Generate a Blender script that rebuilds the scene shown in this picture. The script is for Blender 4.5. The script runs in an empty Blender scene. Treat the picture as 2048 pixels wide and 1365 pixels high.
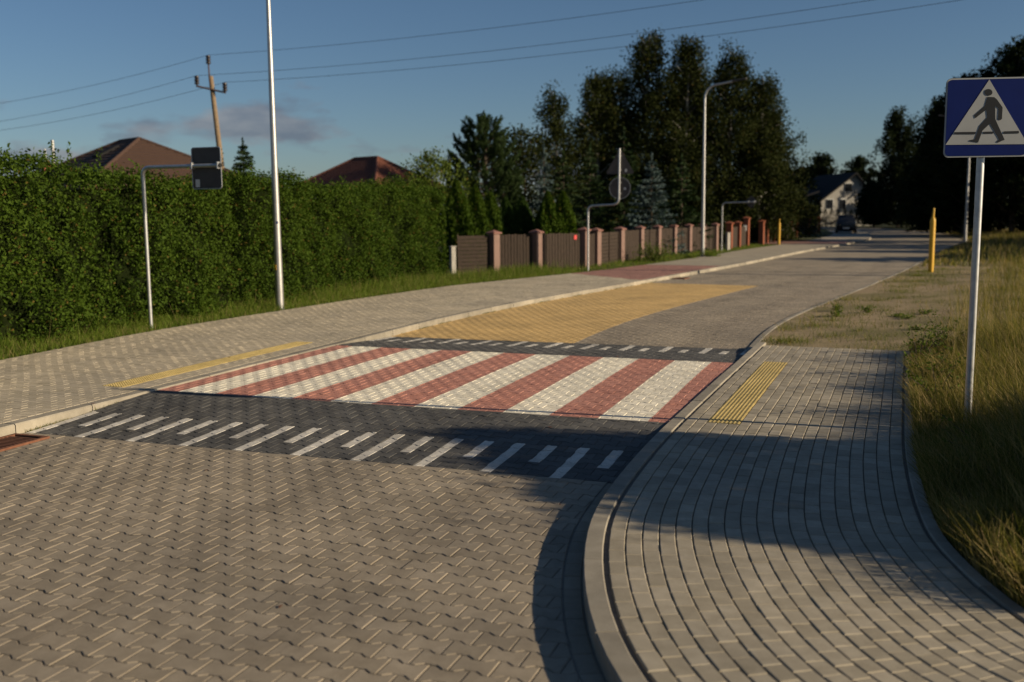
import bpy, bmesh, math, random
import numpy as np
from mathutils import Vector, Matrix

random.seed(7); RNG = np.random.default_rng(7)
SC = bpy.context.scene; COL = SC.collection
rad = math.radians

# ------------------------------------------------------------------ camera
F_PX, CAM_H = 1991.0, 2.05
PITCH, ROLL = math.atan(255.5 / F_PX), rad(0.5)
cam = bpy.data.cameras.new('camera'); cam.sensor_width = 36; cam.lens = F_PX / 2048 * 36
cam.clip_start = 0.05; cam.clip_end = 3000
cam.dof.use_dof = True; cam.dof.focus_distance = 8.6; cam.dof.aperture_fstop = 1.45
cob = bpy.data.objects.new('camera', cam); COL.objects.link(cob)
_f = Vector((0, math.cos(PITCH), -math.sin(PITCH))); _u = Vector((0, math.sin(PITCH), math.cos(PITCH))); _x = Vector((1, 0, 0))
_r = _x * math.cos(ROLL) - _u * math.sin(ROLL); _up = _x * math.sin(ROLL) + _u * math.cos(ROLL)
m3 = Matrix((_r, _up, -_f)).transposed().to_4x4(); m3.translation = (0, 0, CAM_H)
cob.matrix_world = m3; SC.camera = cob

# ------------------------------------------------------------------ light
SUN_EL = rad(19.0); SUN_DIR_H = Vector((0.951, -0.309))
SUN_AZ = math.atan2(SUN_DIR_H.x, SUN_DIR_H.y)
SC.view_settings.view_transform = 'Standard'; SC.view_settings.look = 'None'
SC.view_settings.gamma = 1.0; SC.view_settings.use_curve_mapping = False
SC.view_settings.exposure = 0.34
W = bpy.data.worlds.new('World'); SC.world = W; W.use_nodes = True
wn, wl = W.node_tree.nodes, W.node_tree.links
wn.clear()
out = wn.new('ShaderNodeOutputWorld'); bg = wn.new('ShaderNodeBackground'); bg.inputs['Strength'].default_value = 0.053
sky = wn.new('ShaderNodeTexSky'); sky.sky_type = 'NISHITA'; sky.sun_disc = False
sky.sun_elevation = SUN_EL; sky.sun_rotation = SUN_AZ; sky.altitude = 100; sky.air_density = 0.95; sky.dust_density = 0.45; sky.ozone_density = 4.2
tc = wn.new('ShaderNodeTexCoord'); sep = wn.new('ShaderNodeSeparateXYZ'); wl.new(tc.outputs['Generated'], sep.inputs[0])
def wmath(op, a, b=None, c=None):
    n = wn.new('ShaderNodeMath'); n.operation = op
    for i, v in enumerate((a, b, c)):
        if v is None: continue
        if isinstance(v, (int, float)): n.inputs[i].default_value = v
        else: wl.new(v, n.inputs[i])
    return n.outputs[0]
cmap = wn.new('ShaderNodeMapping'); cmap.inputs['Scale'].default_value = (7.0, 7.0, 19.0); cmap.inputs['Location'].default_value = (1.3, 0.4, 0.15)
wl.new(tc.outputs['Generated'], cmap.inputs[0])
cn = wn.new('ShaderNodeTexNoise'); cn.inputs['Scale'].default_value = 1.0; cn.inputs['Detail'].default_value = 7; cn.inputs['Roughness'].default_value = 0.55
wl.new(cmap.outputs[0], cn.inputs['Vector'])
band = wn.new('ShaderNodeValToRGB'); e = band.color_ramp.elements
e[0].position = 0.0; e[0].color = (0.8, 0.8, 0.8, 1); e[1].position = 0.19; e[1].color = (0, 0, 0, 1)
x = e.new(0.06); x.color = (0.75, 0.75, 0.75, 1); x = e.new(0.12); x.color = (0.35, 0.35, 0.35, 1)
wl.new(sep.outputs['Z'], band.inputs[0])
# a little more cloud towards the north-west half of the sky
west = wmath('MULTIPLY_ADD', sep.outputs['X'], -0.22, -0.015)
cov = wmath('ADD', wmath('ADD', cn.outputs['Fac'], wmath('MULTIPLY_ADD', band.outputs[0], 0.34, -0.245)), west)
cr = wn.new('ShaderNodeValToRGB'); cr.color_ramp.elements[0].position = 0.50; cr.color_ramp.elements[1].position = 0.60
wl.new(cov, cr.inputs[0])
cfac = wmath('MULTIPLY', cr.outputs[0], 0.7)
cmix = wn.new('ShaderNodeMixRGB'); cn2 = wn.new('ShaderNodeTexNoise'); cn2.inputs['Scale'].default_value = 2.6; cn2.inputs['Detail'].default_value = 6
wl.new(cmap.outputs[0], cn2.inputs['Vector'])
cc = wn.new('ShaderNodeValToRGB'); cc.color_ramp.elements[0].position = 0.42; cc.color_ramp.elements[1].position = 0.72
cc.color_ramp.elements[0].color = (1.9, 2.1, 2.8, 1); cc.color_ramp.elements[1].color = (4.3, 4.2, 4.4, 1)
wl.new(cn2.outputs['Fac'], cc.inputs[0]); wl.new(cc.outputs[0], cmix.inputs['Color2'])
wl.new(cfac, cmix.inputs['Fac']); wl.new(sky.outputs[0], cmix.inputs['Color1'])
wl.new(cmix.outputs[0], bg.inputs['Color']); wl.new(bg.outputs[0], out.inputs[0])

sl = bpy.data.lights.new('sun', 'SUN'); sl.energy = 5.0; sl.angle = rad(0.55); sl.color = (1.0, 0.84, 0.61)
so = bpy.data.objects.new('sun', sl); COL.objects.link(so); so.location = (40, -12, 25)
sd = Vector((SUN_DIR_H.x * math.cos(SUN_EL), SUN_DIR_H.y * math.cos(SUN_EL), math.sin(SUN_EL)))
so.rotation_euler = sd.to_track_quat('Z', 'Y').to_euler()

# ------------------------------------------------------------------ helpers
def tag(o, label=None, cat=None, group=None, kind=None):
    if label: o['label'] = label
    if cat: o['category'] = cat
    if group: o['group'] = group
    if kind: o['kind'] = kind
    return o
def empty(name, loc=(0, 0, 0), rz=0.0, label=None, cat=None, group=None):
    o = bpy.data.objects.new(name, None); COL.objects.link(o)
    o.location = loc; o.rotation_euler = (0, 0, rz); o.empty_display_size = 0.2
    return tag(o, label, cat, group)
def obj(name, me, mat=None, parent=None, loc=None, rot=None):
    o = bpy.data.objects.new(name, me); COL.objects.link(o)
    if mat and not me.materials: me.materials.append(mat)
    if parent: o.parent = parent
    if loc is not None: o.location = loc
    if rot is not None: o.rotation_euler = rot
    return o
def mesh_np(name, V, Fc, uv=None, smooth=False):
    """V (n,3); Fc: 2-D int array (uniform faces) or list of lists."""
    me = bpy.data.meshes.new(name); V = np.asarray(V, np.float32)
    if isinstance(Fc, np.ndarray):
        k = Fc.shape[1]; nf = len(Fc); loops = Fc.astype(np.int32).ravel(); starts = np.arange(0, nf * k, k, dtype=np.int32)
    else:
        nf = len(Fc); ls = np.fromiter((len(f) for f in Fc), np.int32, nf)
        loops = np.fromiter((i for f in Fc for i in f), np.int32, int(ls.sum())); starts = np.concatenate(([0], np.cumsum(ls)[:-1])).astype(np.int32)
    me.vertices.add(len(V)); me.vertices.foreach_set('co', V.ravel())
    me.loops.add(len(loops)); me.loops.foreach_set('vertex_index', loops)
    me.polygons.add(nf); me.polygons.foreach_set('loop_start', starts)
    me.polygons.foreach_set('use_smooth', np.full(nf, bool(smooth)))
    me.update(calc_edges=True)
    if uv is not None:
        l = me.uv_layers.new(name='UVMap'); l.data.foreach_set('uv', np.asarray(uv, np.float32)[loops].ravel())
    me.validate(); return me
class MB:
    """collects boxes, tubes and prisms into one mesh"""
    def __init__(s): s.v = []; s.f = []
    def add(s, vs, fs):
        b = len(s.v); s.v += [tuple(v) for v in vs]; s.f += [[b + i for i in f] for f in fs]; return s
    def box(s, c, d, rz=0.0, bev=0.0, M=None):
        bm = bmesh.new(); bmesh.ops.create_cube(bm, size=1)
        bmesh.ops.scale(bm, vec=d, verts=bm.verts)
        if bev: bmesh.ops.bevel(bm, geom=bm.edges[:], offset=bev, segments=1, affect='EDGES')
        T = Matrix.Translation(c) @ Matrix.Rotation(rz, 4, 'Z') @ (M or Matrix())
        bm.verts.index_update()
        s.add([T @ v.co for v in bm.verts], [[v.index for v in f.verts] for f in bm.faces]); bm.free(); return s
    def tube(s, pts, rs, n=10, cap=True):
        pts = [Vector(p) for p in pts]
        if not hasattr(rs, '__len__'): rs = [rs] * len(pts)
        vs, fs = [], []; a = None
        for i, p in enumerate(pts):
            t = (pts[min(i + 1, len(pts) - 1)] - pts[max(i - 1, 0)]).normalized()
            if a is None: a = t.orthogonal().normalized()
            a = (a - t * a.dot(t)).normalized(); b = t.cross(a)
            for k in range(n):
                q = 2 * math.pi * k / n; vs.append(p + (a * math.cos(q) + b * math.sin(q)) * rs[i])
        for i in range(len(pts) - 1):
            for k in range(n):
                fs.append([i * n + k, i * n + (k + 1) % n, (i + 1) * n + (k + 1) % n, (i + 1) * n + k])
        if cap: fs.append(list(range(n))[::-1]); fs.append([(len(pts) - 1) * n + k for k in range(n)])
        return s.add(vs, fs)
    def prism(s, poly, M, th):
        """2-D polygon extruded along local z by th, placed with M"""
        n = len(poly)
        vs = [M @ Vector((x, y, 0)) for x, y in poly] + [M @ Vector((x, y, th)) for x, y in poly]
        fs = [list(range(n))[::-1], [n + i for i in range(n)]] + [[i, (i + 1) % n, n + (i + 1) % n, n + i] for i in range(n)]
        return s.add(vs, fs)
    def build(s, name, mat, parent=None, smooth=False, loc=None, rot=None):
        me = bpy.data.meshes.new(name); me.from_pydata(s.v, [], s.f)
        me.polygons.foreach_set('use_smooth', np.full(len(s.f), bool(smooth)))
        bm = bmesh.new(); bm.from_mesh(me); bmesh.ops.recalc_face_normals(bm, faces=bm.faces[:]); bm.to_mesh(me); bm.free()
        if smooth:
            try: me.set_sharp_from_angle(angle=rad(40))
            except Exception: pass
        return obj(name, me, mat, parent, loc, rot)

# ------------------------------------------------------------------ materials
def nodes_of(m): return m.node_tree.nodes, m.node_tree.links
def new_mat(name, rough=0.8, metal=0.0, spec=0.5):
    m = bpy.data.materials.new(name); m.use_nodes = True
    b = m.node_tree.nodes['Principled BSDF']; b.inputs['Roughness'].default_value = rough; b.inputs['Metallic'].default_value = metal
    b.inputs['Specular IOR Level'].default_value = spec
    return m, b
def nmath(m, op, a, b=None, clamp=False):
    N, L = nodes_of(m); n = N.new('ShaderNodeMath'); n.operation = op; n.use_clamp = clamp
    for i, v in enumerate((a, b)):
        if v is None: continue
        if isinstance(v, (int, float)): n.inputs[i].default_value = v
        else: L.new(v, n.inputs[i])
    return n.outputs[0]
def nmix(m, fac, a, b, typ='MIX'):
    N, L = nodes_of(m); n = N.new('ShaderNodeMixRGB'); n.blend_type = typ
    for i, v in zip(('Fac', 'Color1', 'Color2'), (fac, a, b)):
        if isinstance(v, (int, float)): n.inputs[i].default_value = v
        elif isinstance(v, tuple): n.inputs[i].default_value = (*v, 1)
        else: L.new(v, n.inputs[i])
    return n.outputs[0]
def nnoise(m, scale, detail=4, vec=None, rough=0.55, out='Fac'):
    N, L = nodes_of(m); n = N.new('ShaderNodeTexNoise'); n.inputs['Scale'].default_value = scale
    n.inputs['Detail'].default_value = detail; n.inputs['Roughness'].default_value = rough
    if vec is not None: L.new(vec, n.inputs['Vector'])
    return n.outputs[out]
def nramp(m, fac, p0, p1, c0=(0, 0, 0), c1=(1, 1, 1)):
    N, L = nodes_of(m); n = N.new('ShaderNodeValToRGB'); a, b = n.color_ramp.elements
    a.position, b.position = p0, p1; a.color = (*c0, 1); b.color = (*c1, 1); L.new(fac, n.inputs[0]); return n.outputs[0]
def wpos(m): return nodes_of(m)[0].new('ShaderNodeNewGeometry').outputs['Position']
def rnd(m):
    N, L = nodes_of(m); g = N.new('ShaderNodeNewGeometry'); o = N.new('ShaderNodeObjectInfo')
    return nmath(m, 'FRACT', nmath(m, 'ADD', g.outputs['Random Per Island'], o.outputs['Random']))
def bump(m, b, h, strength=0.3, dist=0.004):
    N, L = nodes_of(m); n = N.new('ShaderNodeBump'); n.inputs['Strength'].default_value = strength; n.inputs['Distance'].default_value = dist
    L.new(h, n.inputs['Height']); L.new(n.outputs[0], b.inputs['Normal'])
def uv_st(m):
    N, L = nodes_of(m); u = N.new('ShaderNodeUVMap'); u.uv_map = 'UVMap'; s = N.new('ShaderNodeSeparateXYZ'); L.new(u.outputs[0], s.inputs[0]); return s.outputs[0], s.outputs[1]
def finish_concrete(m, b, colr, stain=0.35, grain=260, tracks=0.0):
    """value noise, dirt patches and grain over a colour socket"""
    p = wpos(m)
    n1 = nnoise(m, 0.9, 5, p); n2 = nnoise(m, 9, 5, p); n3 = nnoise(m, grain, 2, p)
    c = nmix(m, 1.0, colr, nramp(m, n1, 0.3, 0.72, (1 - stain,) * 3, (1.12, 1.1, 1.06)), 'MULTIPLY')
    c = nmix(m, 1.0, c, nramp(m, n2, 0.3, 0.7, (0.86, 0.85, 0.83), (1.1, 1.1, 1.1)), 'MULTIPLY')
    sp = nramp(m, nnoise(m, 2.3, 8, p, 0.7), 0.60, 0.72); c = nmix(m, nmath(m, 'MULTIPLY', sp, 0.45), c, nmix(m, 1.0, c, (0.62, 0.58, 0.52), 'MULTIPLY'))
    sp = nramp(m, nnoise(m, 5.5, 6, p, 0.6), 0.66, 0.74); c = nmix(m, nmath(m, 'MULTIPLY', sp, 0.35), c, nmix(m, 0.5, c, (0.42, 0.39, 0.33)))
    if tracks:
        t, s_ = uv_st(m); N, L = nodes_of(m); cb = N.new('ShaderNodeCombineXYZ'); L.new(nmath(m, 'MULTIPLY', t, 9.0), cb.inputs[0]); L.new(nmath(m, 'MULTIPLY', s_, 0.55), cb.inputs[1])
        st = nramp(m, nnoise(m, 1.0, 6, cb.outputs[0], 0.65), 0.35, 0.7); w_ = None
        for tc_ in (-2.05, -0.75, 0.75, 2.05):
            d_ = nmath(m, 'SUBTRACT', 1.0, nmath(m, 'DIVIDE', nmath(m, 'ABSOLUTE', nmath(m, 'SUBTRACT', t, tc_)), 0.34), True); w_ = d_ if w_ is None else nmath(m, 'MAXIMUM', w_, d_)
        c = nmix(m, nmath(m, 'MULTIPLY', nmath(m, 'MULTIPLY', w_, st), tracks), c, nmix(m, 1.0, c, (0.52, 0.50, 0.48), 'MULTIPLY'))
    c = nmix(m, 1.0, c, nramp(m, n3, 0.25, 0.75, (0.8, 0.8, 0.8), (1.18, 1.18, 1.18)), 'MULTIPLY')
    nodes_of(m)[1].new(c, b.inputs['Base Color']); bump(m, b, n3, 0.35, 0.003)
    return m
def mat_block(name, a, b_, stain=0.3, tracks=0.0):
    m, b = new_mat(name, 0.82, spec=0.35)
    return finish_concrete(m, b, nmix(m, rnd(m), a, b_), stain, tracks=tracks)
def mat_plain(name, a, b_, scale=6, rough=0.8, metal=0.0, bumpd=0.0, spec=0.4):
    m, b = new_mat(name, rough, metal, spec); p = wpos(m)
    n = nnoise(m, scale, 6, p)
    nodes_of(m)[1].new(nmix(m, nramp(m, n, 0.3, 0.7), a, b_), b.inputs['Base Color'])
    if bumpd: bump(m, b, nnoise(m, scale * 12, 4, p), 0.5, bumpd)
    return m
def mat_leaf(name, a, b_, c=None, cfrac=0.0, trans=0.25, rough=0.55):
    m, b = new_mat(name, rough, spec=0.07); N, L = nodes_of(m)
    r = rnd(m); colr = nmix(m, r, a, b_)
    colr = nmix(m, nramp(m, nnoise(m, 0.8, 3, wpos(m)), 0.35, 0.65), colr, nmix(m, 0.45, colr, b_))
    if c: colr = nmix(m, nmath(m, 'GREATER_THAN', nmath(m, 'FRACT', nmath(m, 'MULTIPLY', r, 7.31)), 1 - cfrac), colr, c)
    L.new(colr, b.inputs['Base Color'])
    t = N.new('ShaderNodeBsdfTranslucent'); L.new(nmix(m, 1.0, colr, (1.3, 1.5, 0.6), 'MULTIPLY'), t.inputs['Color'])
    mx = N.new('ShaderNodeMixShader'); mx.inputs[0].default_value = trans
    L.new(b.outputs[0], mx.inputs[1]); L.new(t.outputs[0], mx.inputs[2]); L.new(mx.outputs[0], N['Material Output'].inputs['Surface'])
    return m

GREY_A, GREY_B = (0.262, 0.220, 0.163), (0.335, 0.282, 0.212)
M = {}
M['road'] = mat_block('road_block', GREY_A, GREY_B, 0.25, 0.5)
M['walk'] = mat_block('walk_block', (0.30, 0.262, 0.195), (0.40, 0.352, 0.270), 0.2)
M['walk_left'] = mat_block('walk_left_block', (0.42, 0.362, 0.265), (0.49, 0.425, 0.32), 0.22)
M['yellow_block'] = mat_block('yellow_block', (0.53, 0.355, 0.14), (0.58, 0.395, 0.165), 0.25)
M['red_block'] = mat_block('red_block', (0.30, 0.155, 0.125), (0.35, 0.185, 0.15), 0.25)
M['tactile'] = mat_block('tactile_yellow', (0.46, 0.35, 0.13), (0.53, 0.41, 0.17), 0.25)
M['kerb'] = mat_block('kerb_concrete', (0.265, 0.238, 0.19), (0.385, 0.345, 0.275), 0.4)
M['sand'] = mat_plain('joint_sand', (0.16, 0.14, 0.11), (0.24, 0.21, 0.17), 30, 0.95)
M['roadfar'] = None

TC = 0.489       # zebra stripe width = five half blocks
LB, SB = TC / 2.5, 0.1385      # double-T block pitch across and along the road
def mat_zebra():
    m, b = new_mat('zebra_block', 0.78, spec=0.35); t, s = uv_st(m)
    t = nmath(m, 'ADD', t, nmath(m, 'MULTIPLY', nmath(m, 'SUBTRACT', nnoise(m, 28, 5, wpos(m), 0.7), 0.5), 0.03))
    k = nmath(m, 'FRACT', nmath(m, 'DIVIDE', nmath(m, 'ADD', nmath(m, 'SUBTRACT', t, 2.72), 40 * TC), 2 * TC))
    white = nmath(m, 'GREATER_THAN', k, 0.5)
    r = rnd(m)
    red = nmix(m, r, (0.44, 0.195, 0.145), (0.49, 0.23, 0.175)); wh = nmix(m, r, (0.74, 0.68, 0.545), (0.82, 0.76, 0.62))
    return finish_concrete(m, b, nmix(m, white, red, wh), 0.15, tracks=0.38)
def mat_ramp():
    m, b = new_mat('ramp_block', 0.8, spec=0.35); t, s = uv_st(m); r = rnd(m)
    H = LB / 2
    q = nmath(m, 'DIVIDE', nmath(m, 'ADD', t, 60 * H), H)                      # half-cell index
    c3 = nmath(m, 'FRACT', nmath(m, 'DIVIDE', q, 3)); c6 = nmath(m, 'FRACT', nmath(m, 'DIVIDE', q, 6))
    on = nmath(m, 'LESS_THAN', c3, 0.345); lng = nmath(m, 'LESS_THAN', c6, 0.5)
    # v holds the distance from the ramp's foot
    lo = nmath(m, 'MULTIPLY', nmath(m, 'SUBTRACT', 1.0, lng), 0.36)
    ins = nmath(m, 'MULTIPLY', nmath(m, 'GREATER_THAN', s, lo), nmath(m, 'LESS_THAN', s, 0.87))
    mask = nmath(m, 'MULTIPLY', on, ins)
    wear = nramp(m, nnoise(m, 45, 5, wpos(m)), 0.22, 0.4)
    dk = nmix(m, r, (0.078, 0.075, 0.070), (0.125, 0.120, 0.110)); wh = nmix(m, r, (0.56, 0.53, 0.47), (0.68, 0.64, 0.57))
    return finish_concrete(m, b, nmix(m, nmath(m, 'MULTIPLY', mask, wear), dk, wh), 0.3, tracks=0.5)
M['zebra'] = mat_zebra(); M['ramp'] = mat_ramp()
def mat_road_sheet():
    m, b = new_mat('road_sheet', 0.85, spec=0.3)
    return finish_concrete(m, b, nmix(m, nnoise(m, 14, 3, wpos(m)), GREY_A, GREY_B), 0.25, 60)
M['roadfar'] = mat_road_sheet()
M['walkfar'] = finish_concrete(*(lambda mb: (mb[0], mb[1], nmix(mb[0], nnoise(mb[0], 12, 3, wpos(mb[0])), (0.31, 0.27, 0.20), (0.38, 0.33, 0.25))))(new_mat('walk_sheet', 0.85)), 0.25, 60)
M['redfar'] = finish_concrete(*(lambda mb: (mb[0], mb[1], nmix(mb[0], nnoise(mb[0], 12, 3, wpos(mb[0])), (0.27, 0.14, 0.115), (0.33, 0.18, 0.145))))(new_mat('red_sheet', 0.85)), 0.25, 60)
def mat_soil(name, a, b_, c):
    m, b = new_mat(name, 0.95, spec=0.2); p = wpos(m)
    col = nmix(m, nramp(m, nnoise(m, 3.0, 6, p), 0.35, 0.65), a, b_)
    col = nmix(m, nramp(m, nnoise(m, 0.45, 5, p), 0.45, 0.6), col, c)
    col = nmix(m, 1.0, col, nramp(m, nnoise(m, 60, 4, p), 0.3, 0.7, (0.7,) * 3, (1.25,) * 3), 'MULTIPLY')
    nodes_of(m)[1].new(col, b.inputs['Base Color']); bump(m, b, nnoise(m, 25, 6, p), 0.8, 0.03); return m
M['soil'] = mat_soil('verge_soil', (0.27, 0.20, 0.115), (0.36, 0.275, 0.16), (0.20, 0.165, 0.075))
M['turf'] = mat_soil('turf_soil', (0.055, 0.06, 0.022), (0.085, 0.085, 0.035), (0.06, 0.075, 0.02))
M['ground'] = mat_soil('ground_soil', (0.06, 0.065, 0.025), (0.09, 0.085, 0.04), (0.05, 0.065, 0.02))
M['steel'] = mat_plain('galvanised_steel', (0.40, 0.40, 0.40), (0.55, 0.55, 0.54), 14, 0.42, 0.75)
M['alu'] = mat_plain('brushed_aluminium', (0.40, 0.39, 0.37), (0.50, 0.49, 0.47), 8, 0.42, 0.8)
M['signback'] = mat_plain('sign_back_grey', (0.050, 0.045, 0.042), (0.066, 0.060, 0.056), 9, 0.6, 0.0)
M['sticker'] = mat_plain('sticker_white', (0.45, 0.45, 0.43), (0.6, 0.6, 0.58), 60, 0.5)
M['blue'] = mat_plain('sign_blue', (0.002, 0.012, 0.10), (0.003, 0.015, 0.12), 5, 0.6, spec=0.12)
M['white'] = mat_plain('sign_white', (0.36, 0.36, 0.34), (0.41, 0.41, 0.39), 5, 0.6, spec=0.12)
M['black'] = mat_plain('sign_black', (0.010, 0.010, 0.010), (0.015, 0.015, 0.015), 5, 0.5)
M['yellow'] = mat_plain('yellow_paint', (0.55, 0.30, 0.015), (0.62, 0.36, 0.02), 7, 0.5)
M['wood'] = mat_plain('brown_fence_wood', (0.024, 0.0145, 0.0085), (0.042, 0.026, 0.016), 9, 0.85, bumpd=0.004)
M['pillar'] = mat_plain('pillar_brown_plaster', (0.175, 0.108, 0.085), (0.22, 0.135, 0.108), 5, 0.8)
M['pillar_cap'] = mat_plain('pillar_cap', (0.18, 0.085, 0.065), (0.23, 0.11, 0.085), 5, 0.8)
M['brick'] = mat_plain('brick_red', (0.20, 0.055, 0.025), (0.28, 0.085, 0.04), 9, 0.85)
M['concrete'] = mat_plain('old_concrete', (0.30, 0.27, 0.23), (0.44, 0.41, 0.36), 9, 0.9, bumpd=0.004)
M['redsign'] = mat_plain('red_plate', (0.55, 0.02, 0.02), (0.60, 0.03, 0.025), 5, 0.5)
M['tile_brown'] = mat_plain('roof_tile_brown', (0.055, 0.030, 0.020), (0.080, 0.043, 0.028), 8, 0.75, bumpd=0.006)
M['tile_red'] = mat_plain('roof_tile_red', (0.11, 0.038, 0.022), (0.145, 0.052, 0.03), 8, 0.75, bumpd=0.006)
M['tile_dark'] = mat_plain('roof_tile_dark', (0.014, 0.014, 0.015), (0.024, 0.023, 0.024), 8, 0.9, spec=0.15)
M['plaster'] = mat_plain('wall_plaster', (0.30, 0.28, 0.25), (0.36, 0.34, 0.30), 3, 0.9)
M['glass'] = mat_plain('window_glass', (0.012, 0.014, 0.018), (0.02, 0.022, 0.026), 3, 0.08, spec=0.6)
M['trim'] = mat_plain('white_trim', (0.6, 0.6, 0.58), (0.68, 0.68, 0.66), 5, 0.6)
M['polewood'] = mat_plain('pole_wood', (0.16, 0.11, 0.065), (0.26, 0.185, 0.11), 12, 0.85, bumpd=0.004)
M['rustarm'] = mat_plain('rusty_iron', (0.055, 0.028, 0.018), (0.11, 0.055, 0.033), 18, 0.75, 0.2)
M['insul'] = mat_plain('insulator_brown', (0.018, 0.010, 0.008), (0.03, 0.016, 0.012), 12, 0.3)
M['wire'] = mat_plain('wire_dark', (0.03, 0.03, 0.032), (0.045, 0.045, 0.045), 5, 0.5, 0.3)
M['rust'] = mat_plain('rusty_grate', (0.12, 0.045, 0.022), (0.20, 0.085, 0.045), 25, 0.85)
M['bark'] = mat_plain('bark_brown', (0.055, 0.04, 0.028), (0.10, 0.075, 0.055), 6, 0.95, bumpd=0.02)
M['birch'] = mat_plain('bark_birch', (0.10, 0.09, 0.08), (0.42, 0.40, 0.36), 5, 0.85)
M['core'] = mat_plain('hedge_inner_shade', (0.006, 0.010, 0.003), (0.014, 0.019, 0.006), 7, 1.0, bumpd=0.03, spec=0.0)  # near-black colour paints the shade inside the hedge
M['hedge'] = mat_leaf('hedge_leaf', (0.020, 0.042, 0.005), (0.062, 0.100, 0.010), (0.11, 0.080, 0.018), 0.03, 0.22, 0.65)
M['birchleaf'] = mat_leaf('birch_leaf', (0.015, 0.021, 0.005), (0.030, 0.036, 0.008), (0.05, 0.038, 0.008), 0.03, 0.12, 0.8)
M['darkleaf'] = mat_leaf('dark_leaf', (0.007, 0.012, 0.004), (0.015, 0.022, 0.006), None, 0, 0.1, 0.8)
M['lightleaf'] = mat_leaf('light_leaf', (0.045, 0.070, 0.012), (0.10, 0.13, 0.02), (0.14, 0.10, 0.02), 0.05, 0.25)
M['thuja'] = mat_leaf('thuja_spray', (0.020, 0.042, 0.010), (0.042, 0.072, 0.014), None, 0, 0.15)
M['pine'] = mat_leaf('pine_needle', (0.018, 0.034, 0.012), (0.040, 0.062, 0.018), None, 0, 0.1)
M['spruce'] = mat_leaf('spruce_needle', (0.014, 0.026, 0.010), (0.028, 0.046, 0.015), None, 0, 0.1)
M['blue_spruce'] = mat_leaf('blue_spruce_needle', (0.040, 0.062, 0.060), (0.075, 0.105, 0.105), None, 0, 0.1)
M['grass'] = mat_leaf('grass_blade', (0.060, 0.098, 0.012), (0.125, 0.165, 0.022), (0.24, 0.19, 0.08), 0.14, 0.3)
M['patchgrass'] = mat_leaf('patch_grass_blade', (0.070, 0.095, 0.016), (0.14, 0.15, 0.035), (0.28, 0.21, 0.09), 0.2, 0.3)
M['drygrass'] = mat_leaf('dry_grass_blade', (0.060, 0.072, 0.013), (0.16, 0.140, 0.038), (0.32, 0.23, 0.10), 0.42, 0.3)

# ------------------------------------------------------------------ paths
class Path:
    def __init__(s, pts, step=0.05):
        P = np.array(pts, float); P = np.vstack((2 * P[0] - P[1], P, 2 * P[-1] - P[-2])); o = []
        for i in range(1, len(P) - 2):
            n = max(2, int(np.linalg.norm(P[i + 1] - P[i]) / step)); t = np.linspace(0, 1, n, endpoint=False)[:, None]
            a, b, c, d = P[i - 1], P[i], P[i + 1], P[i + 2]
            o.append(0.5 * (2 * b + (c - a) * t + (2 * a - 5 * b + 4 * c - d) * t ** 2 + (-a + 3 * b - 3 * c + d) * t ** 3))
        o.append(P[-2][None]); s.setp(np.vstack(o))
    def setp(s, Q):
        s.Q = Q; s.d = np.concatenate(([0], np.cumsum(np.linalg.norm(np.diff(Q, axis=0), axis=1)))); T = np.gradient(Q, axis=0)
        T /= np.linalg.norm(T, axis=1)[:, None]; s.T = T; s.s0 = 0.0
    def s_of(s, p):
        return s.d[np.argmin(((s.Q - np.array(p)) ** 2).sum(1))] - s.s0
    def map(s, S, T):
        S = np.asarray(S, float) + s.s0; T = np.asarray(T, float)
        px, py = np.interp(S, s.d, s.Q[:, 0]), np.interp(S, s.d, s.Q[:, 1]); tx, ty = np.interp(S, s.d, s.T[:, 0]), np.interp(S, s.d, s.T[:, 1])
        n = np.hypot(tx, ty); return np.stack((px + T * ty / n, py - T * tx / n), -1)
    def pt(s, S, T=0.0): return s.map([S], [T])[0]
    def heading(s, S):
        a, b = s.pt(S - 0.05), s.pt(S + 0.05); return math.atan2(b[0] - a[0], b[1] - a[1])
    def side(s, P):
        """signed lateral distance (positive to the right)"""
        P = np.atleast_2d(P); r = np.empty(len(P)); Q = s.Q[::2]; T = s.T[::2]
        for i in range(0, len(P), 2000):
            D = P[i:i + 2000, None, :] - Q[None]; k = (D ** 2).sum(2).argmin(1); d = D[np.arange(len(k)), k]
            r[i:i + 2000] = d[:, 0] * T[k, 1] - d[:, 1] * T[k, 0]
        return r
_v = (math.sin(rad(20.0)), math.cos(rad(20.0)))
ROAD = Path([(-1.28 - 22 * _v[0], 10.18 - 22 * _v[1]), (-1.28 - 12 * _v[0], 10.18 - 12 * _v[1]), (-1.28 - 6 * _v[0], 10.18 - 6 * _v[1]), (-1.28, 10.18), (0.08, 13.92), (2.45, 19.95), (7.4, 29.1), (11.7, 37.2), (16.6, 47.0),
             (22.8, 58.6), (26.9, 66.6), (31.2, 78), (36.1, 93.8), (38.6, 108), (37.5, 124), (31, 140)])
ROAD.s0 = ROAD.s_of((-1.28, 10.18)); HW = 2.95
ZW, ZP = 0.10, 0.085     # pavement height, speed-table height
def zroad(S):
    S = np.asarray(S, float)
    def ss(a): a = np.clip(a, 0, 1); return a * a * (3 - 2 * a) * 0.6 + a * 0.4
    return ZP * np.minimum(ss((S + 1.9) / 1.9), ss((5.9 - S) / 1.9))
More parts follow.
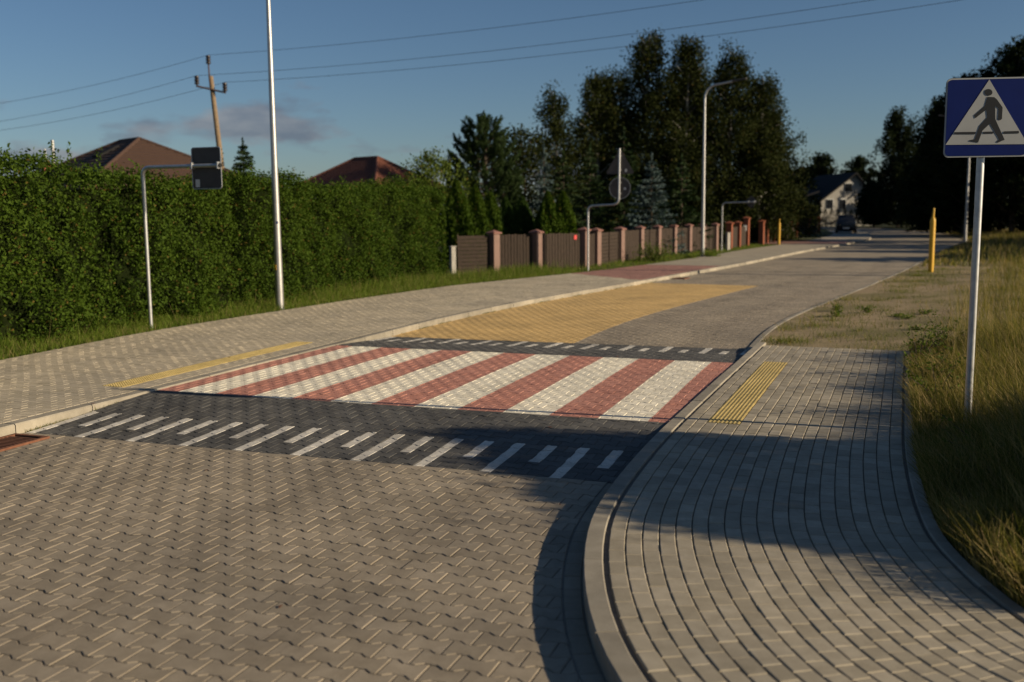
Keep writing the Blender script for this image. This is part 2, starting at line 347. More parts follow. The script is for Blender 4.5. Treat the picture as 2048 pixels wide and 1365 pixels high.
# right-hand kerb line: straight beside the crossing, then the corner radius towards the camera
kp = [(9.0, -0.9), (6.4, -0.35), (4.6, 0.15), (3.2, 0.72), (2.2, 1.35), (1.5, 2.0), (1.02, 2.6), (0.70, 3.2), (0.50, 3.7), (0.40, 4.2), (0.365, 4.7), (0.375, 5.2), (0.42, 5.72), (0.51, 6.28), (0.67, 6.88),
      (0.88, 7.54), (1.13, 8.27), (1.40, 9.0), (1.68, 9.72), (2.05, 10.66), (2.42, 11.6), (2.79, 12.53), (3.16, 13.46), (3.53, 14.4), (3.9, 15.33), (4.64, 17.2)]
KERB = Path(kp, 0.03)
_q = KERB.Q; _k = np.hanning(31); _k /= _k.sum(); _pad = np.vstack((np.repeat(_q[:1], 15, 0), _q, np.repeat(_q[-1:], 15, 0)))
KERB.setp(np.column_stack((np.convolve(_pad[:, 0], _k, 'valid'), np.convolve(_pad[:, 1], _k, 'valid')))[8:-8])
KERB.s0 = KERB.s_of((1.52, 9.29))

# ------------------------------------------------------------------ block pavings
def inset(P, d):
    n = len(P); a = P - np.roll(P, 1, 0); a /= np.linalg.norm(a, axis=1)[:, None] + 1e-9; b = np.roll(a, -1, 0)
    na, nb = np.stack((-a[:, 1], a[:, 0]), 1), np.stack((-b[:, 1], b[:, 0]), 1); mm = na + nb
    den = (mm * na).sum(1)[:, None]; return P + mm / np.maximum(den, 0.55) * d
def clip(P, dv):
    """keep the part of polygon P where dv >= 0"""
    if (dv >= 0).all(): return P
    if (dv < 0).all(): return None
    o = []
    for i in range(len(P)):
        j = (i + 1) % len(P); a, b = dv[i], dv[j]
        if a >= 0: o.append(P[i])
        if (a >= 0) != (b >= 0): o.append(P[i] + (P[j] - P[i]) * a / (a - b))
    o = np.array(o); keep = np.linalg.norm(o - np.roll(o, 1, 0), axis=1) > 0.006; o = o[keep]
    if len(o) < 3: return None
    ar = 0.5 * np.sum(o[:, 0] * np.roll(o[:, 1], -1) - np.roll(o[:, 0], -1) * o[:, 1])
    return o if ar > 0.0016 else None
def ttblock():
    """outline (t,s), counter-clockwise, of the double-T block"""
    w, W_, a, L = 0.0555 , 0.0830, 0.030, LB / 2
    q = [(-L, -W_), (-L + a, -W_), (-a, -w), (a, -w), (L - a, -W_), (L, -W_)]
    return np.array(q + [(-x, -y) for x, y in q])
TT = ttblock()
def double_t_field(s0, s1, t0, t1, keep=None):
    out = []
    for j in range(int((s0 - 0.1) / SB) - 1, int((s1 + 0.1) / SB) + 2):
        for i in range(int(t0 / LB) - 2, int(t1 / LB) + 2):
            P = TT + np.array([(i + 0.5 * (j % 2)) * LB, j * SB])
            for dv in (lambda p: p[:, 1] - s0, lambda p: s1 - p[:, 1], lambda p: p[:, 0] - t0, lambda p: t1 - p[:, 0]):
                if P is not None: P = clip(P, dv(P))
            if P is None: continue
            if keep is not None:
                c = P.mean(0); d = keep(P)
                P = clip(P, d)
            if P is not None: out.append(P)
    return out
def visible(c):
    """is a ground point inside the photograph's field of view"""
    q = Vector((c[0], c[1], 0.05 - CAM_H)); w = q.dot(_f)
    return w > 0.3 and abs(q.dot(_r) / w) < 0.515 and abs(q.dot(_up) / w) < 0.345
def lay(parent, blocks, path, mat, zfun, nsep=300, gap=0.0035, ch=0.0048, depth=0.03, zjit=0.0011, name='paving_block', uvfun=None, full=True, restname='paving_blocks'):
    """blocks: (t,s) outlines mapped along path; the largest in view become objects, the rest one part"""
    if not blocks: return
    cs = path.map([b[:, 1].mean() for b in blocks], [b[:, 0].mean() for b in blocks]); dist = np.hypot(cs[:, 0], cs[:, 1])
    order = sorted(range(len(blocks)), key=lambda i: dist[i] + (0 if visible(cs[i]) else 1000))
    sep = set(i for i in order[:nsep] if visible(cs[i]))
    acc = []
    for i, b in enumerate(blocks):
        n = len(b); r1 = inset(b, gap / 2); r2 = inset(b, gap / 2 + ch); tl = RNG.normal(0, zjit * 0.8, 2); dz = RNG.normal(0, zjit)
        rings = [(r2, 0.0), (r1, -ch)] + ([(r1, -depth)] if full else [])
        ST = np.vstack([r[0] for r in rings]); off = np.concatenate([np.full(n, r[1]) for r in rings])
        c = b.mean(0); off = off + dz + (ST - c) @ tl * 2.5
        fs = [list(range(n))]
        for k in range(len(rings) - 1):
            fs += [[k * n + q, (k + 1) * n + q, (k + 1) * n + (q + 1) % n, k * n + (q + 1) % n] for q in range(n)]
        acc.append((i, ST, off, fs))
    ALL = np.vstack([a[1] for a in acc]); XY = path.map(ALL[:, 1], ALL[:, 0]); Z = zfun(ALL[:, 1], ALL[:, 0]) + np.concatenate([a[2] for a in acc])
    XYZ = np.column_stack((XY, Z)); UV = ALL if uvfun is None else uvfun(ALL)
    o = 0; RV, RU, RF = [], [], []; nb = 0
    for i, ST, off, fs in acc:
        n = len(ST); v = XYZ[o:o + n]; u = UV[o:o + n]; o += n
        if i in sep:
            c = np.array([*v[:, :2].mean(0), v[0, 2]]); obj(name, mesh_np(name, v - c, fs, u), mat, parent, c)
        else:
            RV.append(v); RU.append(u); RF += [[q + nb for q in f] for f in fs]; nb += n
    if RF:
        ob = obj(restname, mesh_np(restname, np.vstack(RV), RF, np.vstack(RU)), mat, parent); ob['kind'] = 'stuff'
def strip_sheet(name, path, s0, s1, t0, t1, z, mat, ds=0.4, kind='structure', parent=None, thick=0.0):
    """sheet following a path; t0/t1 may be functions of s, z a number or a function of s"""
    S = np.linspace(s0, s1, max(2, int((s1 - s0) / ds))); f = lambda q: np.array([q(x) for x in S]) if callable(q) else np.full(len(S), q)
    A_, B_ = path.map(S, f(t0)), path.map(S, f(t1)); Z = z(S) if callable(z) else np.full(len(S), z)
    V = np.empty((2 * len(S), 3)); V[0::2, :2] = A_; V[1::2, :2] = B_; V[0::2, 2] = Z; V[1::2, 2] = Z
    Fq = np.array([[2 * i, 2 * i + 1, 2 * i + 3, 2 * i + 2] for i in range(len(S) - 1)])
    o = obj(name, mesh_np(name, V, Fq), mat, parent)
    if kind and not parent: o['kind'] = kind
    return o
def block_row(path, t0, t1, s0, s1, L=0.2, off=0.0, keep=None):
    out = []; s = s0 - L + off
    while s < s1:
        a, b = max(s, s0), min(s + L, s1); s += L
        if b - a < 0.03: continue
        P = np.array([(t0, a), (t1, a), (t1, b), (t0, b)])
        if keep is None or keep(P): out.append(P)
    return out

# ---- ground and road
g = obj('ground', mesh_np('ground', [(-700, -60, -0.06), (700, -60, -0.06), (700, 1100, -0.06), (-700, 1100, -0.06)], np.array([[0, 1, 2, 3]])), M['ground']); g['kind'] = 'structure'
SND = 0.0045
S_NEAR, S_FAR = -1.9, 5.9
zf = lambda s, t: zroad(s)
road = strip_sheet('road', ROAD, -16, S_NEAR, -HW, 9.0, -0.0085, M['sand'])
near = double_t_field(-8.6, S_NEAR, -HW, 7.0, lambda P: -0.115 - KERB.side(ROAD.map(P[:, 1], P[:, 0])))
near = [b for b in near if ROAD.pt(b[:, 1].mean(), b[:, 0].mean())[1] > 2.0]
lay(road, near, ROAD, M['road'], zf, full=False)
gut = block_row(KERB, -0.110, -0.008, -7.2, KERB.s_of(ROAD.pt(S_NEAR, 1.98)) - 0.05, 0.2)
lay(road, gut, KERB, M['road'], lambda s, t: s * 0 - 0.004, 60, name='gutter_block', restname='gutter_blocks')

kfun = lambda P: -0.012 - KERB.side(ROAD.map(P[:, 1], P[:, 0]))
rampn = strip_sheet('ramp', ROAD, S_NEAR, 0.0, -HW, HW + 0.15, lambda S: zroad(S) - SND - 0.004, M['sand'], 0.1)
lay(rampn, double_t_field(S_NEAR, 0.0, -HW, HW + 0.3, kfun), ROAD, M['ramp'], zf, full=False, uvfun=lambda a: np.column_stack((a[:, 0], a[:, 1] - S_NEAR)))
cw = strip_sheet('crosswalk', ROAD, 0.0, 4.0, -HW, HW + 0.15, ZP - SND - 0.004, M['sand'])
lay(cw, double_t_field(0.0, 4.0, -HW, HW + 0.3, kfun), ROAD, M['zebra'], zf, full=False)
rampf = strip_sheet('ramp', ROAD, 4.0, S_FAR, -HW, HW + 0.15, lambda S: zroad(S) - SND - 0.004, M['sand'], 0.1)
lay(rampf, double_t_field(4.0, S_FAR, -HW, HW + 0.3, kfun), ROAD, M['ramp'], zf, 0, full=False, uvfun=lambda a: np.column_stack((a[:, 0], S_FAR - a[:, 1])))
roadb = strip_sheet('road', ROAD, S_FAR, 32.0, -HW, HW, -0.010, M['sand'])
Y0, Y1, YT = S_FAR, 19.2, 0.26
lay(roadb, double_t_field(Y0, Y1, YT, HW), ROAD, M['road'], zf, 0, gap=0.003, ch=0.004, full=False)
lay(roadb, double_t_field(Y1, 32.0, -HW, HW), ROAD, M['road'], zf, 0, gap=0.003, ch=0.004, full=False)
bay = strip_sheet('bus_bay', ROAD, Y0 + 0.001, Y1, -HW, YT, -0.0085, M['sand'])
lay(bay, double_t_field(Y0, Y1, -HW, YT), ROAD, M['yellow_block'], zf, 0, gap=0.003, ch=0.0035, zjit=0.0006, full=False)
strip_sheet('road', ROAD, 32.0, 148, -HW, HW, 0.0, M['roadfar'], 1.0)

# ---- kerbs
def kerb_stones(parent, path, s0, s1, t0, t1, ztop, zbot, L=1.0, ch=0.012, name='kerb_stone', mat=None):
    s = s0
    while s < s1 - 0.05:
        e_ = min(s + L, s1); n = 5; S = np.linspace(s + 0.005, e_ - 0.005, n); V, Fq = [], []
        prof = [(t0, zbot), (t0, ztop - ch), (t0 + ch, ztop), (t1 - ch, ztop), (t1, ztop - ch), (t1, zbot)]
        zj = random.uniform(-0.002, 0.002)
        for q in S:
            for t, z in prof: xy = path.pt(q, t); V.append((xy[0], xy[1], z + zj))
        k = len(prof)
        for i in range(n - 1): Fq += [[i * k + j, i * k + j + 1, (i + 1) * k + j + 1, (i + 1) * k + j] for j in range(k - 1)]
        Fq += [list(range(k)), [(n - 1) * k + j for j in range(k)][::-1]]
        V = np.array(V); c = V.mean(0); obj(name, mesh_np(name, V - c, Fq), mat or M['kerb'], parent, c); s = e_
LK = -HW - 0.003
kl = tag(empty('kerb', (*ROAD.pt(2, -HW - 0.08), ZW), 0), kind='structure')
def keep_world(parent):
    for o in COL.objects:
        if o.parent == parent: o.matrix_parent_inverse = parent.matrix_basis.inverted()
kerb_stones(kl, ROAD, -6, 34, -HW - 0.153, -HW - 0.003, ZW, -0.1)
kerb_stones(kl, ROAD, 34, 98, -HW - 0.153, -HW - 0.003, ZW, -0.1, 4.0)
keep_world(kl)
kr = tag(empty('kerb', (*KERB.pt(0, 0.08), ZW), 0), kind='structure')
KE = KERB.s_of((3.62, 14.9))
kerb_stones(kr, KERB, -9.0, KE, 0.0, 0.112, ZW, -0.1, 1.0, 0.007)
keep_world(kr)
ke = tag(empty('edging', (*ROAD.pt(10, HW + 0.05), 0.02), 0), kind='structure')
kerb_stones(ke, ROAD, S_FAR - 0.6, 40, HW + 0.003, HW + 0.11, 0.018, -0.1, 1.0, name='edging_stone')
keep_world(ke)

# ---- right pavement
RW = 2.16
pav = strip_sheet('pavement', KERB, -8.5, KE - 0.35, 0.105, RW, ZW - 0.022, M['sand'])
SB0 = KE - 0.35
rows = []; TR0, TR1, TS0, TS1 = 0.335, 0.635, -0.03, 3.99
for k in range(19):
    t0 = 0.140 + 0.1 * k
    o_ = 0.1 * (k % 2) + random.uniform(-0.03, 0.03)
    if TR0 - 0.01 < t0 + 0.05 < TR1:
        rows += block_row(KERB, t0, t0 + 0.1, -8.4, TS0, 0.2, o_) + block_row(KERB, t0, t0 + 0.1, TS1, SB0, 0.2, o_)
    else: rows += block_row(KERB, t0, t0 + 0.1, -8.4, SB0, 0.2, o_)
lay(pav, rows, KERB, M['walk'], lambda s, t: s * 0 + ZW - 0.002, gap=0.006, ch=0.005, zjit=0.0014)
er = tag(empty('edging', (*KERB.pt(0, RW), ZW), 0), kind='structure')
kerb_stones(er, KERB, -8.4, SB0, 2.060, 2.14, ZW + 0.003, -0.1, 1.0, 0.008, 'edging_stone'); keep_world(er)

def tactile(parent, path, s0, s1, t0, t1, z, domes=True):
    L = 0.3; n = int(round((s1 - s0) / L)); L = (s1 - s0) / n
    for i in range(n):
        a = s0 + i * L; V, Fq = [], []
        def patch(P, zz, side=0.02):
            b = len(V); xy = path.map([p[1] for p in P], [p[0] for p in P]); k = len(P)
            for q in xy: V.append((*q, zz))
            for q in xy: V.append((*q, zz - side))
            Fq.append([b + j for j in range(k)])
            for j in range(k): Fq.append([b + j, b + k + j, b + k + (j + 1) % k, b + (j + 1) % k])
        g_ = 0.003
        patch([(t0 + g_, a + g_), (t1 - g_, a + g_), (t1 - g_, a + L - g_), (t0 + g_, a + L - g_)], z)
        nt, ns = 8, 8
        for u in range(nt):
            for w in range(ns):
                ct, cs_ = t0 + (u + 0.5) * (t1 - t0) / nt, a + (w + 0.5) * L / ns; b = len(V)
                for rr, hh in ((0.0135, 0.0), (0.0085, 0.005)):
                    for q in range(8):
                        xy = path.pt(cs_ + rr * math.sin(q * math.pi / 4), ct + rr * math.cos(q * math.pi / 4)); V.append((*xy, z + hh))
                Fq.append([b + 8 + q for q in range(8)]); Fq += [[b + q, b + (q + 1) % 8, b + 8 + (q + 1) % 8, b + 8 + q] for q in range(8)]
        V = np.array(V); c = V.mean(0); obj('tactile_tile', mesh_np('tactile_tile', V - c, Fq), M['tactile'], parent, c)
tactile(pav, KERB, TS0, TS1, TR0 + 0.005, TR1 + 0.005, ZW)

# ---- left pavement
OUT = Path([(-12, -1), (-9.2, 6.5), (-8.0, 10.2), (-7.1, 13.6), (-6.6, 15.6), (-6.05, 17.37), (-4.8, 20.42), (-3.7, 22.98), (-1.7, 27.1), (0.42, 30.2), (2.65, 33.4), (4.2, 35.9), (8.05, 43.0), (12.0, 51.3), (16.5, 60), (21.3, 69.8), (27.2, 84.5), (31, 98)])
def lwid(s):
    p = ROAD.pt(s, -HW - 0.16); return -HW - 0.16 - max(0.6, float(-0 + abs(OUT.side(p)[0])))
_ls = np.linspace(-9, 100, 220); _lw = np.array([lwid(s) for s in _ls]); lw = lambda s: float(np.interp(s, _ls, _lw))
R0, R1 = 18.6, 27.0
LE = 27.0
lpav = strip_sheet('pavement', ROAD, -8, LE, lambda s: lw(s) + 0.02, -HW - 0.15, ZW - SND - 0.004, M['sand'])
redd = strip_sheet('driveway', ROAD, R0 + 0.4, LE, lambda s: lw(s) + 0.03, -HW - 0.152, ZW - SND, M['sand'])
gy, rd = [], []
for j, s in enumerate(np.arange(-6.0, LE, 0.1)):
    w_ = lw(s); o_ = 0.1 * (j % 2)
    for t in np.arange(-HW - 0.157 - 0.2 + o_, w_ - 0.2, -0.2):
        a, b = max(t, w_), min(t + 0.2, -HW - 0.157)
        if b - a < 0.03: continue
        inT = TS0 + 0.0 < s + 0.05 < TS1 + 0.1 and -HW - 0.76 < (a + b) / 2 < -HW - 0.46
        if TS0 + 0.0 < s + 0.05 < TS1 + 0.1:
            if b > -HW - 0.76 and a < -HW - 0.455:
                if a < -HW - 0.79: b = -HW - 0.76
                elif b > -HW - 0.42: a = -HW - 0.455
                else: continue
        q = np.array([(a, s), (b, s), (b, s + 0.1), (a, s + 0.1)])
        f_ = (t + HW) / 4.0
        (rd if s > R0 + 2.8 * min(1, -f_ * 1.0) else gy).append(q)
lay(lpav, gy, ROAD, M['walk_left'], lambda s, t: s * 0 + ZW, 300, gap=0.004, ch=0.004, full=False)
lay(redd, rd, ROAD, M['red_block'], lambda s, t: s * 0 + ZW, 0, gap=0.004, ch=0.004, full=False)
tactile(lpav, ROAD, TS0, TS1 + 0.1, -HW - 0.76, -HW - 0.455, ZW + 0.002)
strip_sheet('pavement', ROAD, LE, 52, lw, -HW - 0.15, ZW, M['walkfar'], 0.8)
strip_sheet('driveway', ROAD, 52, 58, lambda s: lw(s) - 2.5, -HW - 0.15, ZW, M['redfar'], 0.8)
strip_sheet('pavement', ROAD, 58, 98, lw, -HW - 0.15, ZW, M['walkfar'], 0.8)

# ---- verges
def vlw(s): return lw(s)
strip_sheet('verge', ROAD, -10, 51.9, lambda s: -60, lw, ZW - 0.03, M['turf'], 0.6)
strip_sheet('verge', ROAD, 58.1, 105, lambda s: -60, lw, ZW - 0.03, M['turf'], 0.8)
strip_sheet('forecourt', ROAD, 51.9, 58.1, lambda s: -20, lambda s: lw(s) - 2.45, ZW - 0.03, M['walkfar'], 0.8)
def hump(x, y): return 0.04 * np.sin(x * 1.7 + 1) * np.sin(y * 1.3) + 0.05 * np.sin(x * 0.6) * np.cos(y * 0.45)
def verge_right():
    V, Fq = [], []; S = np.linspace(SB0 - 0.02, 100, 160); T = np.concatenate((np.linspace(0, 8, 28), np.linspace(9, 60, 20)))
    # beside the road beyond the pavement
    for s_ in S:
        for t in T:
            st = ROAD.s_of(KERB.pt(SB0)) + (s_ - SB0)
            xy = ROAD.pt(st, HW + 0.112 + t); V.append((xy[0], xy[1], 0.012 + min(1, t / 2.5) * (0.06 + 0.6 * abs(hump(*xy)))))
    k = len(T)
    for i in range(len(S) - 1):
        for j in range(k - 1): Fq.append([i * k + j, i * k + j + 1, (i + 1) * k + j + 1, (i + 1) * k + j])
    o = obj('verge', mesh_np('verge', np.array(V), np.array(Fq), smooth=True), M['soil']); o['kind'] = 'structure'
    V, Fq = [], []; S = np.linspace(-8.5, SB0 + 0.05, 90)
    for s_ in S:
        for t in T[:34]:
            tt = t if s_ > -0.5 else min(t, 3.2)
            xy = KERB.pt(s_, 2.142 + tt); V.append((xy[0], xy[1], ZW - 0.02 + min(1, tt / 2.0) * 0.9 * abs(hump(*xy)) + (0.0008 * t)))
    k = 34
    for i in range(len(S) - 1):
        for j in range(k - 1): Fq.append([i * k + j, i * k + j + 1, (i + 1) * k + j + 1, (i + 1) * k + j])
    o = obj('verge', mesh_np('verge', np.array(V), np.array(Fq), smooth=True), M['turf']); o['kind'] = 'structure'
verge_right()

# ------------------------------------------------------------------ foliage tools
def leaf_quads(C, size, asp=0.55, up=0.0, dirs=None, jitter=1.0, rng=RNG):
    """one diamond leaf per centre C"""
    n = len(C); d = rng.normal(size=(n, 3)) * jitter
    if dirs is not None: d = d + dirs
    d[:, 2] += up; d /= np.linalg.norm(d, axis=1)[:, None] + 1e-9
    r = rng.normal(size=(n, 3)); w = np.cross(d, r); w /= np.linalg.norm(w, axis=1)[:, None] + 1e-9
    sz = (np.asarray(size) * rng.uniform(0.65, 1.3, n))[:, None]; nn = np.cross(d, w)
    V = np.empty((n, 4, 3)); V[:, 0] = C - d * sz * 0.5; V[:, 1] = C + w * sz * asp * 0.5 + nn * sz * 0.08; V[:, 2] = C + d * sz * 0.5; V[:, 3] = C - w * sz * asp * 0.5 + nn * sz * 0.08
    return V.reshape(-1, 3)
def quads(V): return np.arange(len(V), dtype=np.int32).reshape(-1, 4)
def leaves_obj(name, V, mat, parent, loc=(0, 0, 0)): return obj(name, mesh_np(name, V, quads(V)), mat, parent, loc)
def blades(P, h, w, lean, rng=RNG, wind=(0, 0), simple=False):
    """grass blades at P (n,3): bent (two segments) or, for small far ones, one tapered quad"""
    n = len(P); a = rng.uniform(0, 2 * math.pi, n); l = lean * rng.uniform(0.2, 1.3, n)
    D = np.stack((np.cos(a) * l + wind[0], np.sin(a) * l + wind[1]), 1); b = rng.uniform(0, 2 * math.pi, n)
    Wv = np.stack((np.cos(b), np.sin(b)), 1) * (w * rng.uniform(0.6, 1.3, n))[:, None]; h = np.asarray(h)
    lev = ((0, 1), (1.0, 0.15)) if simple else ((0, 1), (0.55, 0.75), (1.0, 0.12)); k_ = 2 * len(lev); V = np.empty((n, k_, 3))
    for k, (f, wd) in enumerate(lev):
        c = np.column_stack((P[:, :2] + D * (f ** 1.8) * h[:, None], P[:, 2] + h * f * (1 - 0.18 * f * np.minimum(l, 1.0))))
        V[:, 2 * k] = c; V[:, 2 * k + 1] = c; V[:, 2 * k, :2] -= Wv * wd * 0.5; V[:, 2 * k + 1, :2] += Wv * wd * 0.5
    i = np.arange(n)[:, None] * k_; Fq = np.concatenate([i + np.array([0, 1, 3, 2]) + 2 * k for k in range(len(lev) - 1)]).astype(np.int32)
    return V.reshape(-1, 3), Fq
def grass_obj(name, P, h, w, lean, mat, label, wind=(0, 0), simple=False):
    V, Fq = blades(P, h, w, lean, wind=wind, simple=simple); o = obj(name, mesh_np(name, V, Fq), mat); return tag(o, label, 'grass', kind='stuff')

# ---- grass, left verge strip (between pavement and hedge / fence)
n = 62000; s_ = RNG.uniform(-5, 50, n) ; s_ = np.where(RNG.random(n) < 0.62, RNG.uniform(-2, 22, n), s_)
d_ = RNG.random(n) ** 1.1 * 2.0
t_ = np.interp(s_, _ls, _lw) - d_; xy = ROAD.map(s_, t_)
h_ = 0.06 + 0.10 * RNG.random(n) + np.clip(d_ - 0.35, 0, 1.2) * 0.20 * RNG.random(n); h_ *= np.where(s_ > 22, 0.6, 1.0)
tall = RNG.random(n) < 0.04 * (d_ > 0.4) * (s_ < 24); h_ = np.where(tall, 0.25 + 0.3 * RNG.random(n), h_)
grass_obj('grass', np.column_stack((xy, np.full(n, ZW - 0.03))), h_, np.where(s_ > 20, 0.014, 0.009), 0.55, M['grass'], 'green grass strip between the left pavement and the hedge and fence', simple=True)
# ---- grass, right verge
SS0 = ROAD.s_of(KERB.pt(SB0))
P_, H_, W_ = [], [], []
def add_g(xy, z, h, w): P_.append(np.column_stack((xy, z))); H_.append(h); W_.append(w)
n = 58000; s_ = RNG.uniform(-5, SB0 + 0.2, n); d_ = RNG.random(n) ** 1.25 * 5.0; d_ = np.where(s_ < 0, d_ * 0.6, d_)
xy = KERB.map(s_, 2.15 + d_); clump = 0.5 + 0.5 * np.sin(xy[:, 0] * 2.3 + 1.2 * np.sin(xy[:, 1] * 1.9)) * np.sin(xy[:, 1] * 2.1 + 0.7)
h_ = (0.10 + 0.24 * RNG.random(n) + np.clip(d_, 0, 1.0) * 0.46 * RNG.random(n)) * (0.65 + 0.6 * clump)
add_g(xy, np.full(n, ZW - 0.03), h_, np.full(n, 0.0075))
n = 40000; s_ = SS0 + RNG.random(n) ** 1.5 * 36; d_ = RNG.random(n) ** 0.9 * 14
xy = ROAD.map(s_, HW + 0.15 + d_)
edge = KERB.side(xy) - 2.2                                              # right of the pavement line the grass is dense
patch = np.sin(xy[:, 0] * 1.1 + 2 * np.sin(xy[:, 1] * 0.7)) * np.sin(xy[:, 1] * 0.9 + 1.0) + 0.55 * np.sin(xy[:, 0] * 3.1 + 0.5) * np.sin(xy[:, 1] * 2.7)
dens = np.clip((d_ - 2.3) / 2.0, 0, 1) + np.clip((patch - 0.35) * 1.4, 0, 0.55) + 0.05
k = RNG.random(n) < dens; xy, d_, s_, n2 = xy[k], d_[k], s_[k], int(k.sum())
h_ = 0.05 + 0.09 * RNG.random(n2) + np.clip((d_ - 2.4) / 2.5, 0, 1) * (0.12 + 0.4 * RNG.random(n2) ** 1.5)
add_g(xy, np.full(n2, 0.02) + np.clip(d_ / 2.5, 0, 1) * 0.05, h_, 0.008 + 0.0005 * (s_ - SS0))
grass_obj('grass', np.vstack(P_), np.concatenate(H_), np.concatenate(W_), 0.5, M['drygrass'], 'tall half dry grass beside the right pavement and behind it', wind=(-0.22, 0.03))
# dry stalks standing above the grass on the right
n = 9000; s_ = RNG.uniform(-4, 26, n); d_ = 0.3 + RNG.random(n) * 7
xy = np.where((s_ < SB0)[:, None], KERB.map(np.minimum(s_, SB0), 2.2 + d_), ROAD.map(SS0 + s_ - SB0, HW + 2.6 + d_))
grass_obj('dry_stalks', np.column_stack((xy, np.full(n, 0.05))), 0.45 + 0.45 * RNG.random(n), np.full(n, 0.005), 0.3, M['drygrass'], 'thin straw coloured stalks standing above the roadside grass')
n = 46000; kc = ROAD.map(SS0 + RNG.random(420) ** 1.3 * 24, HW + 0.3 + RNG.random(420) ** 0.7 * 6.0); ci = RNG.integers(0, 420, n); xy = kc[ci] + RNG.normal(0, 1, (n, 2)) * (0.08 + 0.3 * RNG.random(420)[ci])[:, None]
ok = ROAD.side(xy) > HW + 0.16; xy = xy[ok]; n = len(xy)
grass_obj('dry_tufts', np.column_stack((xy, np.full(n, 0.025))), 0.03 + 0.11 * RNG.random(n), np.full(n, 0.009), 0.9, M['patchgrass'], 'sparse low dry grass tufts on the bare soil beyond the right pavement', simple=True)
# grass and moss at the foot of the kerbs
n = 5200; s_ = np.concatenate((RNG.uniform(6.2, 22, n - 900), RNG.uniform(-1.9, -0.4, 500), RNG.uniform(-6, -2.8, 400))); t_ = -HW + 0.004 + np.abs(RNG.normal(0, 0.012, n)); keep_ = np.sin(s_ * 2.7) + np.sin(s_ * 7.1 + 1) + 0.6 * np.sin(s_ * 17) > RNG.uniform(-0.6, 1.6, n); s_, t_ = s_[keep_], t_[keep_]; n = len(s_)
grass_obj('kerb_moss', np.column_stack((ROAD.map(s_, t_), zroad(s_) - 0.004)), 0.008 + 0.04 * RNG.random(n) ** 2, np.full(n, 0.007), 1.0, M['patchgrass'], 'thin line of grass growing in the joint at the left kerb foot', simple=True)
# far right verge
n = 26000; s_ = RNG.uniform(30, 85, n); d_ = RNG.random(n) ** 1.2 * 16; xy = ROAD.map(s_, HW + 0.4 + d_)
grass_obj('grass', np.column_stack((xy, np.full(n, 0.03))), 0.15 + 0.45 * RNG.random(n) * np.clip(d_ / 2, 0.2, 1), np.full(n, 0.035), 0.5, M['drygrass'], 'rough grass of the far verge below the dark trees', simple=True)

# weeds: leafy sprigs leaning over the right pavement edge
def weed(p, h, n_st, label, mat, spread=0.45, leafs=26, lsize=0.045):
    e_ = empty('weed', p, 0, label, 'weed', 'weeds along the verges'); mb = MB(); L = []
    for i in range(n_st):
        a = random.uniform(0, 6.28); r = spread * random.uniform(0.3, 1); hh = h * random.uniform(0.6, 1.05)
        pts = [Vector((0, 0, -0.03)), Vector((r * 0.35 * math.cos(a), r * 0.35 * math.sin(a), hh * 0.6)), Vector((r * math.cos(a), r * math.sin(a), hh))]
        mb.tube(pts, [0.005, 0.0035, 0.0015], 4)
        for k in range(leafs):
            f = random.uniform(0.15, 1); q = pts[0].lerp(pts[1], f / 0.6) if f < 0.6 else pts[1].lerp(pts[2], (f - 0.6) / 0.4)
            L.append((q.x + random.gauss(0, 0.03), q.y + random.gauss(0, 0.03), q.z + random.gauss(0, 0.02)))
    mb.build('stem', M['bark'], e_); leaves_obj('foliage', leaf_quads(np.array(L), lsize, 0.5, 0.1), mat, e_)
for (s, t, h, ns, lab) in ((1.0, 2.25, 0.55, 7, 'leafy weed at the pavement edge level with the tactile strip start'), (2.3, 2.2, 0.5, 8, 'leafy weed at the pavement edge level with the tactile strip middle'), (3.4, 2.1, 0.6, 9, 'leafy weed spreading over the pavement level with the tactile strip end'),
        (4.4, 2.15, 0.5, 7, 'leafy weed at the back corner of the right pavement'), (5.2, 2.4, 0.7, 9, 'tall leafy weed in the grass behind the pavement corner'), (-1.3, 2.5, 0.45, 6, 'small leafy weed in the shaded grass near the sign pole')):
    q = KERB.pt(s, t + 0.1); weed((q[0], q[1], ZW), h, ns, lab, M['lightleaf'], 0.5)
for i in range(9):
    q = ROAD.pt(SS0 + random.uniform(1, 8), HW + random.uniform(0.5, 3.0)); weed((q[0], q[1], 0.05), random.uniform(0.06, 0.14), 7, 'small green weed on the bare soil beyond the right pavement', M['grass'], 0.22, 16, 0.05)

